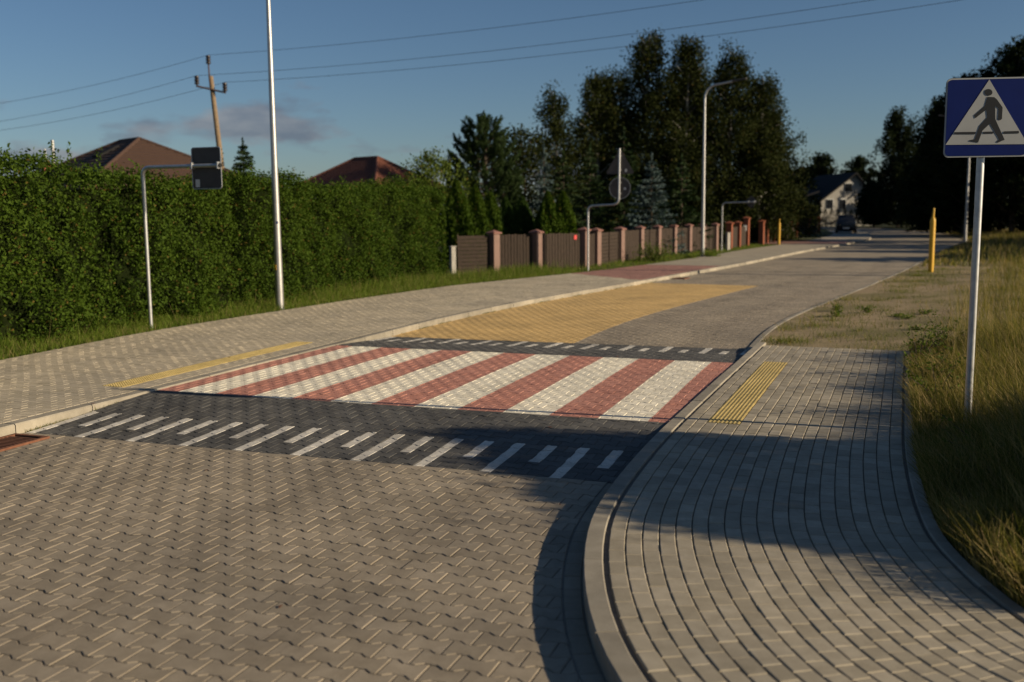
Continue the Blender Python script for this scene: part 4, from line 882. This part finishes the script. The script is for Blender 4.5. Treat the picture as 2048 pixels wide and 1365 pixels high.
# ------------------------------------------------------------------ houses
def hip_house(name, near, b, ridge, rz, eave, rise, tile, label, wall_h=None, courses=16, skylight=False, chim=None):
    """near corner at 'near'; hip end of width b along +x', ridge runs along +y' (local frame turned by rz)"""
    h = empty(name, (*near, 0), rz, label, 'house'); L = ridge + b; ov_ = 0.45
    MB().box((b / 2, L / 2, eave / 2 - 0.1), (b - 0.8, L - 0.8, eave)).build('wall', M['plaster'], h)
    c = [Vector((0, 0, eave)), Vector((b, 0, eave)), Vector((b, L, eave)), Vector((0, L, eave))]; r = [Vector((b / 2, b / 2, eave + rise)), Vector((b / 2, L - b / 2, eave + rise))]
    faces = [(c[0], c[1], r[0], r[0]), (c[1], c[2], r[1], r[0]), (c[2], c[3], r[1], r[1]), (c[3], c[0], r[0], r[1])]
    rf = MB(); rf.add([*c, *r], [[0, 1, 4], [1, 2, 5, 4], [2, 3, 5], [3, 0, 4, 5], [3, 2, 1, 0]]); roof = rf.build('roof', M[tile], h)
    for (A_, B_, Ct, Dt) in faces:
        nrm = (B_ - A_).cross(Ct - A_).normalized()
        for k in range(courses):                                   # each course overlaps the one below
            f0, f1 = k / courses, min(1, (k + 1.0) / courses); lift0, lift1 = 0.075, 0.02
            P = [A_.lerp(Dt, f0) + nrm * lift0, B_.lerp(Ct, f0) + nrm * lift0, B_.lerp(Ct, f1) + nrm * lift1, A_.lerp(Dt, f1) + nrm * lift1, A_.lerp(Dt, f0) + nrm * 0.004, B_.lerp(Ct, f0) + nrm * 0.004]
            MB().add(P, [[0, 1, 2, 3], [4, 5, 1, 0]]).build('tile_course', M[tile], roof)
    for (a_, b_) in ((c[0], r[0]), (c[1], r[0]), (c[2], r[1]), (c[3], r[1]), (r[0], r[1])):
        MB().tube([a_ + Vector((0, 0, 0.05)), b_ + Vector((0, 0, 0.05))], 0.09, 7).build('ridge_tile', M[tile], roof)
    if skylight:
        A_, B_, Ct, Dt = faces[3]; nrm = (B_ - A_).cross(Ct - A_).normalized(); up_ = ((Ct + Dt) / 2 - (A_ + B_) / 2).normalized(); ac = (B_ - A_).normalized(); o_ = A_.lerp(B_, 0.62).lerp(Dt.lerp(Ct, 0.4), 0.74)
        T = Matrix((ac, up_, nrm)).transposed().to_4x4(); T.translation = o_ + nrm * 0.1
        MB().box((0, 0, 0), (0.85, 1.2, 0.14), M=None).build('skylight', M['tile_dark'], roof).matrix_local = T
    if chim:
        q = MB().box((0, 0, chim[2] / 2), (0.75, 0.5, chim[2])).build('chimney', M['brick'], roof, loc=(chim[0], chim[1], eave - 0.6)); z = chim[2]
        MB().tube([(0.22, 0, z - 0.1), (0.22, 0, z + 0.95)], 0.075, 10).tube([(0.22, 0, z + 0.9), (0.22, 0, z + 1.3)], 0.085, 10).build('flue', M['alu'], q, smooth=True); MB().tube([(-0.2, 0, z - 0.1), (-0.2, 0, z + 0.82)], 0.05, 10).build('flue', M['alu'], q, smooth=True)
    return h
hip_house('house', (-19.2, 45.0), 10.5, 2.2, rad(45), 3.25, 2.75, 'tile_brown', 'house with a brown tiled hip roof and skylight behind the hedge', skylight=True, chim=(2.6, 10.4, 2.2))
hip_house('house', (-8.1, 60.0), 7.0, 2.2, rad(50), 3.4, 2.25, 'tile_red', 'house with a reddish tiled hip roof behind the hedge end')
def white_house():
    h = empty('house', (45.2, 135, 0), rad(8), 'white gabled house with a dark roof at the end of the road', 'house')
    w, d, e_, r_ = 7.4, 11, 3.7, 7.1; ax = 1.0
    MB().add([(-w / 2, 0, -0.2), (w / 2, 0, -0.2), (w / 2, 0, e_), (ax, 0, r_ - 0.25), (-w / 2, 0, e_), (-w / 2, d, -0.2), (w / 2, d, -0.2), (w / 2, d, e_), (ax, d, r_ - 0.25), (-w / 2, d, e_)],
             [[0, 1, 2, 3, 4], [5, 9, 8, 7, 6], [0, 4, 9, 5], [1, 6, 7, 2]]).build('wall', M['plaster'], h)
    for sgn, nm in ((-1, 'roof'), (1, 'roof')):
        ex = sgn * (w / 2 + 0.5); ez = e_ - 0.45
        MB().add([(ex, -0.5, ez), (ax, -0.5, r_), (ax, d + 0.5, r_), (ex, d + 0.5, ez), (ex, -0.5, ez - 0.2), (ax, -0.5, r_ - 0.22), (ax, d + 0.5, r_ - 0.22), (ex, d + 0.5, ez - 0.2)], [[0, 1, 2, 3], [4, 7, 6, 5], [0, 4, 5, 1], [3, 2, 6, 7], [0, 3, 7, 4], [1, 5, 6, 2]]).build(nm, M['tile_dark'], h)
    for x, z, ww, hh in ((0.1, 5.1, 1.05, 1.05), (-2.5, 2.9, 0.9, 1.2), (-0.7, 2.9, 0.9, 1.2), (2.3, 2.9, 0.9, 1.2)):
        q = MB().box((x, -0.01, z), (ww + 0.16, 0.1, hh + 0.16)).build('window', M['trim'], h); MB().box((x, -0.075, z), (ww, 0.04, hh)).build('pane', M['glass'], q)
    MB().box((-w / 2 - 1.9, 3.5, 1.75), (3.6, 5, 3.7)).build('annex', M['plaster'], h)
    MB().add([(-w / 2 - 4.0, 0.7, 3.4), (-w / 2 + 0.05, 0.7, 4.7), (-w / 2 + 0.05, 6.3, 4.7), (-w / 2 - 4.0, 6.3, 3.4), (-w / 2 - 4.0, 0.7, 3.2), (-w / 2 + 0.05, 0.7, 4.5), (-w / 2 + 0.05, 6.3, 4.5), (-w / 2 - 4.0, 6.3, 3.2)], [[0, 1, 2, 3], [4, 7, 6, 5], [0, 4, 5, 1], [3, 2, 6, 7], [0, 3, 7, 4]]).build('annex_roof', M['tile_dark'], h)
white_house()
for i in range(8): thuja((41.2 + i * 0.85, 131.5, 0), 2.3 + 0.3 * math.sin(i * 3), 0.42, 'small dark thuja in the row before the white house', 220 + i, 'thujas before the white house', 'darkleaf', 500)

# ------------------------------------------------------------------ lamps, signs, posts
def arc_pts(c, r, a0, a1, n, ux, uz):
    return [Vector(c) + Vector(ux) * (r * math.cos(a0 + (a1 - a0) * i / n)) + Vector(uz) * (r * math.sin(a0 + (a1 - a0) * i / n)) for i in range(n + 1)]
def street_lamp(p, side, label, z0=0.05, H=6.75, stickers=False, group=None):
    """tapered column, curved arm towards 'side', flat head"""
    t = empty('street_lamp', (*p, z0), 0, label, 'street lamp', group); U = Vector((*side, 0)); Zv = Vector((0, 0, 1))
    zs = np.linspace(-0.2, H, 12); MB().tube([(0, 0, z) for z in zs], [0.088 - 0.047 * max(0, z) / H for z in zs], 20).build('column', M['alu'], t, smooth=True)
    pts = [Vector((0, 0, H - 0.05)), Vector((0, 0, H + 0.1))] + arc_pts(U * 0.55 + Zv * (H + 0.1), 0.55, math.pi, math.pi * 0.56, 9, U, Zv); d = (pts[-1] - pts[-2]).normalized()
    e_ = pts[-1] + (U * 0.98 + Zv * 0.13) * 0.75; pts.append(e_); MB().tube(pts, [0.05] * 2 + [0.046] * (len(pts) - 2), 12).build('arm', M['steel'], t, smooth=True)
    ang = math.atan2(U.y, U.x); hd_ = MB().box((0, 0, 0), (0.62, 0.2, 0.07), 0, 0.02).build('lamp_head', M['signback'], t, loc=e_ + U * 0.3 + Zv * 0.045, rot=(0, -0.13, ang)); MB().box((0.05, 0, -0.038), (0.34, 0.14, 0.012)).build('lens', M['glass'], hd_)
    MB().tube([(0, 0, 0.02), (0, 0, 0.06)], 0.105, 20).build('collar', M['steel'], t, smooth=True); 
    if stickers:
        MB().box((0, 0, 0), (0.05, 0.004, 0.11)).build('sticker', M['yellow'], t, loc=(-0.045, -0.0775, 0.92), rot=(0, 0, -0.5)); MB().box((0, 0, 0), (0.03, 0.004, 0.05)).build('door_lock', M['blue'], t, loc=(0.035, -0.074, 1.85), rot=(0, 0, 0.45))
    return t
UR = Vector((math.cos(rad(21)), -math.sin(rad(21))))
street_lamp((-4.9, 20.97), UR, 'tall silvery street lamp column standing in front of the hedge', stickers=True)
street_lamp((8.42, 43.95), Vector((0.90, -0.44)), 'street lamp with curved arm standing before the brown fence')
street_lamp((27.02, 59.5), Vector((-0.88, 0.47)), 'distant slim street lamp on the right verge under the trees', 0.02)
def bent_pole(parent, pts, r, mat='steel', bend=0.14):
    P = [Vector(p) for p in pts]; o_ = [P[0]]
    for i in range(1, len(P) - 1):
        a, b = (P[i - 1] - P[i]).normalized(), (P[i + 1] - P[i]).normalized()
        for k in range(7):
            f = k / 6; o_.append((P[i] + a * bend).lerp(P[i], f).lerp(P[i].lerp(P[i] + b * bend, f), f))
    o_.append(P[-1]); return MB().tube(o_, r, 14).build('pole', M[mat], parent, smooth=True)
def rounded(w, h, r, n=5):
    o_ = []
    for cx_, cy, a in ((w / 2 - r, h / 2 - r, 0), (-w / 2 + r, h / 2 - r, 90), (-w / 2 + r, -h / 2 + r, 180), (w / 2 - r, -h / 2 + r, 270)):
        for k in range(n + 1): q = rad(a + 90 * k / n); o_.append((cx_ + r * math.cos(q), cy + r * math.sin(q)))
    return o_
def plate_matrix(loc, yaw):
    """local x along the plate, y up, z = normal facing the reader. yaw: direction of x in plan"""
    X = Vector((math.cos(yaw), math.sin(yaw), 0)); Yv = Vector((0, 0, 1)); T = Matrix((X, Yv, X.cross(Yv))).transposed().to_4x4(); T.translation = loc; return T
# crossing sign
def crossing_sign():
    t = empty('crossing_sign', (3.98, 8.55, 0.05), 0, 'blue pedestrian crossing sign on a steel pole in the right grass', 'traffic sign')
    MB().tube([(0, 0, -0.3), (0, 0, 3.04)], 0.032, 18).build('pole', M['steel'], t, smooth=True); MB().tube([(0, 0, 3.04), (0, 0, 3.05)], 0.034, 14).build('pole_cap', M['black'], t)
    W_, Hh = 0.68, 0.655; T = plate_matrix((0.012, -0.050, 2.76), rad(-7)); pl = MB().prism(rounded(W_, Hh, 0.045), T, 0.004).build('plate', M['signback'], t)
    def face(poly, mat, z, nm): MB().prism(poly, T @ Matrix.Translation((0, 0, z)), 0.0012).build(nm, M[mat], pl)
    face(rounded(W_ - 0.004, Hh - 0.004, 0.043), 'white', 0.0055, 'border'); face(rounded(W_ - 0.028, Hh - 0.028, 0.034), 'blue', 0.0080, 'blue_field')
    def uv(x, y):                                             # zoomed photograph -> plate
        xl = 190 - (y - 455) * 25 / 590; u = (x - xl) / 642.0; yt = 455 - (x - 190) * 42 / 640; yb = 1045 - (x - 165) * 12 / 640; v = (yb - y) / (yb - yt); return ((u - 0.5) * W_, (v - 0.5) * Hh)
    face([uv(512, 450), uv(183, 948), uv(803, 936)], 'white', 0.0105, 'triangle')
    man = [(497, 582), (478, 650), (398, 722), (407, 745), (490, 678), (497, 735), (440, 800), (405, 902), (366, 910), (362, 918), (430, 928), (462, 838), (518, 782), (588, 902), (567, 920), (578, 928), (605, 915), (630, 905), (558, 748), (556, 645), (582, 668), (578, 750), (597, 755), (608, 745), (612, 658), (568, 597), (548, 582)]
    face([uv(*q) for q in man], 'black', 0.0130, 'pedestrian'); face([uv(505 + 30 * math.cos(a), 547 + 25 * math.sin(a)) for a in np.linspace(0, 2 * math.pi, 18, endpoint=False)], 'black', 0.0130, 'pedestrian_head')
    for bar in ([(250, 852), (412, 847), (407, 865), (250, 868)], [(470, 845), (548, 842), (545, 858), (468, 861)], [(622, 840), (735, 835), (737, 853), (620, 858)]): face([uv(*q) for q in bar], 'black', 0.0130, 'zebra_bar')
    for z in (2.60, 2.92): MB().tube([(-0.0, -0.048, z), (0, 0.04, z)], 0.012, 8).box((0, 0.0, z), (0.10, 0.085, 0.03), rad(-7), 0.004).build('clamp', M['steel'], t)
crossing_sign()
# left bent pole with rectangular plate seen from behind
def left_sign():
    t = empty('bent_sign_post', (-6.37, 17.47, 0.05), 0, 'grey sign back on an arched steel pole in front of the hedge', 'traffic sign'); U = Vector((UR.x, UR.y, 0)); V_ = Vector((-UR.y, UR.x, 0))
    bent_pole(t, [(0, 0, -0.2), (0, 0, 2.84), U * 1.62 + Vector((0, 0, 2.84))], 0.034, bend=0.16)
    yaw = math.atan2(U.y, U.x); T = plate_matrix(U * 1.32 + V_ * 0.045 + Vector((0, 0, 2.80)), yaw)
    pl = MB().prism(rounded(0.60, 0.70, 0.05), T, 0.004).build('plate', M['signback'], t)
    Tr = T @ Matrix.Translation((0, 0, 0.004)); rim = MB()
    o_, i_ = rounded(0.60, 0.70, 0.05), rounded(0.572, 0.672, 0.04); n = len(o_); rim.add([Tr @ Vector((x, y, 0.0)) for x, y in o_] + [Tr @ Vector((x, y, 0.014)) for x, y in o_] + [Tr @ Vector((x, y, 0.014)) for x, y in i_] + [Tr @ Vector((x, y, 0.0)) for x, y in i_], [[k * n + j, k * n + (j + 1) % n, (k + 1) * n + (j + 1) % n, (k + 1) * n + j] for k in range(3) for j in range(n)]); rim.build('rim', M['steel'], pl)
    MB().prism(rounded(0.09, 0.13, 0.01), T @ Matrix.Translation((-0.20, -0.25, 0.0045)), 0.001).build('sticker', M['sticker'], pl)
    for k in (1.06, 1.585): MB().box(U * k + Vector((0, 0, 2.84)), (0.035, 0.085, 0.12), yaw, 0.006).build('clamp', M['steel'], t)
    MB().tube([U * 1.615 + Vector((0, 0, 2.84)), U * 1.63 + Vector((0, 0, 2.84))], 0.037, 14).build('end_cap', M['black'], t)
left_sign()
def mid_sign():
    t = empty('bent_sign_post', (2.61, 33.97, 0.05), 0, 'triangular and round sign backs on a cranked steel pole by the gates', 'traffic sign'); U = Vector((0.92, -0.39, 0)); V_ = Vector((0.39, 0.92, 0))
    bent_pole(t, [(0, 0, -0.2), (0, 0, 2.22), U * 1.08 + Vector((0, 0, 2.27)), U * 1.10 + Vector((0, 0, 4.1))], 0.036, bend=0.2); yaw = math.atan2(U.y, U.x)
    tri = []
    for k in range(3):
        a = rad(90 + 120 * k)
        for j in (-1, 0, 1): tri.append((0.47 * math.cos(a) + 0.05 * math.cos(a + j * rad(60)), 0.47 * math.sin(a) + 0.05 * math.sin(a + j * rad(60))))
    T = plate_matrix(U * 1.10 + V_ * 0.06 + Vector((0, 0, 3.55)), yaw + 0.12); pl = MB().prism(tri, T, 0.005).build('triangular_plate', M['signback'], t); MB().prism(rounded(0.07, 0.10, 0.01), T @ Matrix.Translation((0.2, -0.17, 0.006)), 0.001).build('sticker', M['sticker'], pl)
    T2 = plate_matrix(U * 1.10 + V_ * 0.06 + Vector((0, 0, 2.80)), yaw + 0.12); cir = [(0.36 * math.cos(a), 0.36 * math.sin(a)) for a in np.linspace(0, 6.283, 28, endpoint=False)]
    pl2 = MB().prism(cir, T2, 0.005).build('round_plate', M['signback'], t); MB().prism(rounded(0.07, 0.08, 0.01), T2 @ Matrix.Translation((0.17, -0.02, 0.006)), 0.001).build('sticker', M['sticker'], pl2)
    rr = MB(); n = 28; rr.add([T2 @ Vector((r * math.cos(a), r * math.sin(a), z)) for r, z in ((0.36, 0.005), (0.36, 0.014), (0.347, 0.014), (0.347, 0.006)) for a in np.linspace(0, 6.283, n, endpoint=False)], [[k * n + j, k * n + (j + 1) % n, (k + 1) * n + (j + 1) % n, (k + 1) * n + j] for k in range(3) for j in range(n)]); rr.build('rim', M['steel'], pl2)
    for z in (3.85, 3.4, 2.98, 2.62): MB().box(U * 1.10 + V_ * 0.03 + Vector((0, 0, z)), (0.10, 0.09, 0.03), yaw, 0.005).build('clamp', M['steel'], t)
mid_sign()
def far_sign():
    t = empty('bent_sign_post', (10.55, 50.1, 0.05), 0, 'small diamond sign back on an arched pole before the far fence', 'traffic sign'); U = Vector((0.90, -0.43, 0)); V_ = Vector((0.43, 0.90, 0))
    bent_pole(t, [(0, 0, -0.2), (0, 0, 2.42), U * 1.66 + Vector((0, 0, 2.46))], 0.034, bend=0.2); T = plate_matrix(U * 1.42 + V_ * 0.05 + Vector((0, 0, 2.46)), math.atan2(U.y, U.x))
    MB().prism([(0.32, 0), (0, 0.32), (-0.32, 0), (0, -0.32)], T, 0.005).build('diamond_plate', M['signback'], t)
    for k in (1.3, 1.58): MB().box(U * k + Vector((0, 0, 2.455)), (0.03, 0.09, 0.11), math.atan2(U.y, U.x), 0.005).build('clamp', M['steel'], t)
far_sign()
def gas_post(p, h, r, label):
    t = empty('marker_post', (*p, 0.0), 0, label, 'marker post', 'yellow marker posts'); MB().tube([(0, 0, -0.1), (0, 0, h * 0.80), (0, 0, h * 0.84), (0, 0, h * 0.86)], [r, r, r * 0.8, r * 0.5], 16).build('body', M['yellow'], t, smooth=True); MB().tube([(0, 0, h * 0.85), (0.015, 0, h * 0.98), (0.015, 0, h)], [r * 0.42, r * 0.36, r * 0.25], 10).build('tip', M['yellow'], t, smooth=True)
gas_post((13.6, 32.3), 2.1, 0.085, 'tall yellow marker post in the grass on the right verge'); gas_post((15.8, 59.0), 1.6, 0.075, 'yellow marker post on the left verge by the red fence')

# ------------------------------------------------------------------ electricity poles and wires
def insul(parent, p, h=0.42, r=0.105):
    q = MB(); z = 0; prof = [(-0.02, 0.02), (0.0, 0.03), (0.04, 0.05), (0.06, r), (0.12, r), (0.13, 0.045), (0.17, r), (0.24, r), (0.25, 0.05), (0.29, r), (0.35, r * 0.9), (0.37, 0.03)]
    q.tube([(p[0], p[1], p[2] + a * h / 0.37) for a, _ in prof], [b for _, b in prof], 12).build('insulator', M['insul'], parent, smooth=True)
def epole(p, lean, yaw, label, up=0.0):
    t = empty('electricity_pole', (*p, 0), yaw, label, 'utility pole', 'electricity poles'); zt = 8.15 + up
    top = Vector((lean, 0, zt)); MB().tube([(0, 0, -0.3), top * 0.5, top], [0.15, 0.125, 0.10], 10).build('pole', M['polewood'], t, smooth=True); at_ = lambda z: top * (z / zt)
    MB().tube([at_(7.75 + up) + Vector((-0.02, -0.11, 0)), at_(8.15 + up) + Vector((-0.03, -0.11, 0)), Vector((lean - 0.06, -0.06, 8.66 + up))], 0.032, 8).build('top_bracket', M['rustarm'], t)
    a, b = at_(7.58 + up) + Vector((-0.66, -0.12, 0.14)), at_(7.58 + up) + Vector((0.62, -0.12, -0.16)); MB().tube([a, b], 0.04, 6).build('crossarm', M['rustarm'], t)
    pts = [Vector((lean - 0.06, -0.06, 8.62 + up)), a + Vector((0.03, 0, 0.02)), b + Vector((-0.03, 0, 0.02))]
    for q in pts: insul(t, q)
    R_ = Matrix.Rotation(yaw, 3, 'Z'); return [R_ @ (q + Vector((0, 0, 0.43))) + Vector((*p, 0)) for q in pts]
w1 = epole((-12.55, 45.0), -0.62, 0.0, 'leaning wooden electricity pole with three insulators behind the hedge')
w2 = epole((19.4, 28.9), 0.0, rad(-20), 'wooden electricity pole on the right verge holding the crossing wires', 1.05)
def wire(a, b, sag, label):
    pts = [a.lerp(b, f) - Vector((0, 0, sag * 4 * f * (1 - f))) for f in np.linspace(0, 1, 40)]; tag(MB().tube(pts, 0.008, 5).build('power_line', M['wire']), label, 'power line', 'power lines')
nm = ['top', 'middle', 'lowest']
w2s = sorted(w2, key=lambda q: q.x); w2m = {0: w2[0], 1: w2s[0] if w2s[0] is not w2[0] else w2s[1], 2: w2s[-1]}
for k in range(3):
    wire(w1[k], w2m[k], 0.5, f'{nm[k]} power line crossing the sky from the wooden pole over the road')
    far = Vector((w1[k].x - 32, w1[k].y + 14, w1[k].z - (0.9, 1.1, 1.0)[k])); wire(w1[k], far, 1.15, f'{nm[k]} power line running from the wooden pole over the hedge')
MB().tube([w1[0].lerp(w2[0], 0.52) + Vector((0, 0, -0.72)), w1[0].lerp(w2[0], 0.52) + Vector((0, 0, -0.9))], 0.04, 6)

# ------------------------------------------------------------------ car
def car(p, yaw):
    t = empty('parked_car', (*p, 0.02), yaw, 'dark hatchback parked at the far end of the left pavement', 'car'); m, b = new_mat('car_paint', 0.25, 0.3); b.inputs['Base Color'].default_value = (0.012, 0.013, 0.016, 1); nn = nnoise(m, 3, 3, wpos(m)); nodes_of(m)[1].new(nmix(m, nn, (0.010, 0.011, 0.014), (0.02, 0.02, 0.024)), b.inputs['Base Color'])
    st = [(-2.05, .55, .70, .55), (-2.0, .80, .95, .30), (-1.3, .86, 1.0, .22), (-0.75, .88, 1.02, .2), (0.9, .88, 1.02, .2), (1.6, .87, 1.0, .22), (2.0, .80, .96, .30), (2.1, .62, .85, .5)]; V, Fc = [], []
    for y, w, zt, zb in st: V += [(-w, y, zb), (-w * 1.0, y, (zb + zt) / 2), (-w * 0.93, y, zt), (w * 0.93, y, zt), (w, y, (zb + zt) / 2), (w, y, zb)]
    for i in range(len(st) - 1): Fc += [[i * 6 + j, i * 6 + (j + 1) % 6, (i + 1) * 6 + (j + 1) % 6, (i + 1) * 6 + j] for j in range(6)]
    Fc += [list(range(6)), [(len(st) - 1) * 6 + j for j in range(6)]]; MB().add(V, Fc).build('body', m, t, smooth=True)
    cb = [(-0.95, .80, 0.98), (-0.35, .64, 1.58), (1.2, .64, 1.58), (1.85, .76, 0.98)]; V = []
    for y, w, z in cb: V += [(-w, y, z), (w, y, z)]
    V += [(-.82, -0.35, 0.98), (.82, -0.35, 0.98), (-.82, 1.2, 0.98), (.82, 1.2, 0.98)]
    MB().add(V, [[0, 1, 3, 2], [4, 5, 7, 6], [2, 3, 5, 4], [0, 2, 8], [1, 9, 3], [2, 4, 10, 8], [3, 9, 11, 5], [4, 6, 10], [5, 11, 7]]).build('cabin', M['glass'], t); MB().box((0, 0.42, 1.60), (1.24, 1.6, 0.05), 0, 0.02).build('roof', m, t)
    rub = M['black']
    for sx in (-1, 1):
        for y in (-1.35, 1.35):
            wv = MB().tube([(sx * 0.66, y, 0.31), (sx * 0.87, y, 0.31)], 0.31, 18).build('wheel', rub, t, smooth=True); MB().tube([(sx * 0.872, y, 0.31), (sx * 0.88, y, 0.31)], 0.2, 12).build('rim', M['steel'], wv)
        MB().box((sx * 0.97, -0.55, 1.05), (0.2, 0.12, 0.14), 0, 0.03).build('mirror', m, t); MB().box((sx * 0.66, -2.03, 0.76), (0.26, 0.08, 0.13), 0, 0.02).build('headlight', M['glass'], t); MB().box((sx * 0.66, 2.06, 0.84), (0.24, 0.08, 0.14), 0, 0.02).build('tail_light', M['redsign'], t)
    MB().box((0, -2.09, 0.52), (0.52, 0.012, 0.11)).build('number_plate', M['trim'], t); MB().box((0, -2.06, 0.70), (0.8, 0.05, 0.1)).build('grille', rub, t)
car((29.4, 88.0), rad(-17))

# ------------------------------------------------------------------ drains and litter
def grate(p, w, l, rz, z, label):
    t = empty('drain_grate', (*p, z), rz, label, 'drain'); fr = MB()
    for x in (-1, 1): fr.box((x * (w / 2 - 0.02), 0, 0), (0.04, l, 0.02)); fr.box((0, x * (l / 2 - 0.02), 0), (w - 0.082, 0.04, 0.02))
    fr.build('frame', M['rust'], t); n = int((l - 0.1) / 0.045)
    for i in range(n): MB().box((0, -l / 2 + 0.06 + i * 0.045, -0.002), (w - 0.085, 0.022, 0.016)).build('bar', M['rust'], t)
    MB().box((0, 0, -0.012), (w - 0.01, l - 0.01, 0.004)).build('dark_pit_sheet', M['black'], t)  # flat black sheet paints the darkness below the bars
q = ROAD.pt(-2.35, -HW + 0.24); grate(q, 0.42, 0.62, -rad(20), 0.012, 'rusty drain grate at the kerb before the ramp')
q = ROAD.pt(21.3, -HW + 0.26); grate(q, 0.4, 0.6, -rad(26), 0.012, 'dark drain grate at the kerb by the red driveway')
# a few dry leaves
lv = MB(); me = None
for i in range(26):
    s, t = random.uniform(-5, 6), random.uniform(-HW - 2.5, HW); z = float(zroad(s)) if t > -HW else ZW; q = ROAD.pt(s, t)
    if KERB.side(q)[0] > -0.1: continue
    V = leaf_quads(np.array([[0, 0, 0.0]]), 0.05, 0.6, 0, None, 1.0); V[:, 2] = np.abs(V[:, 2]) * 0.35 + 0.003
    o_ = obj('fallen_leaf', mesh_np('fallen_leaf', V, quads(V)), M['rust'], None, (q[0], q[1], z + 0.002)); tag(o_, 'tiny brown leaf lying on the paving', 'leaf', 'fallen leaves')
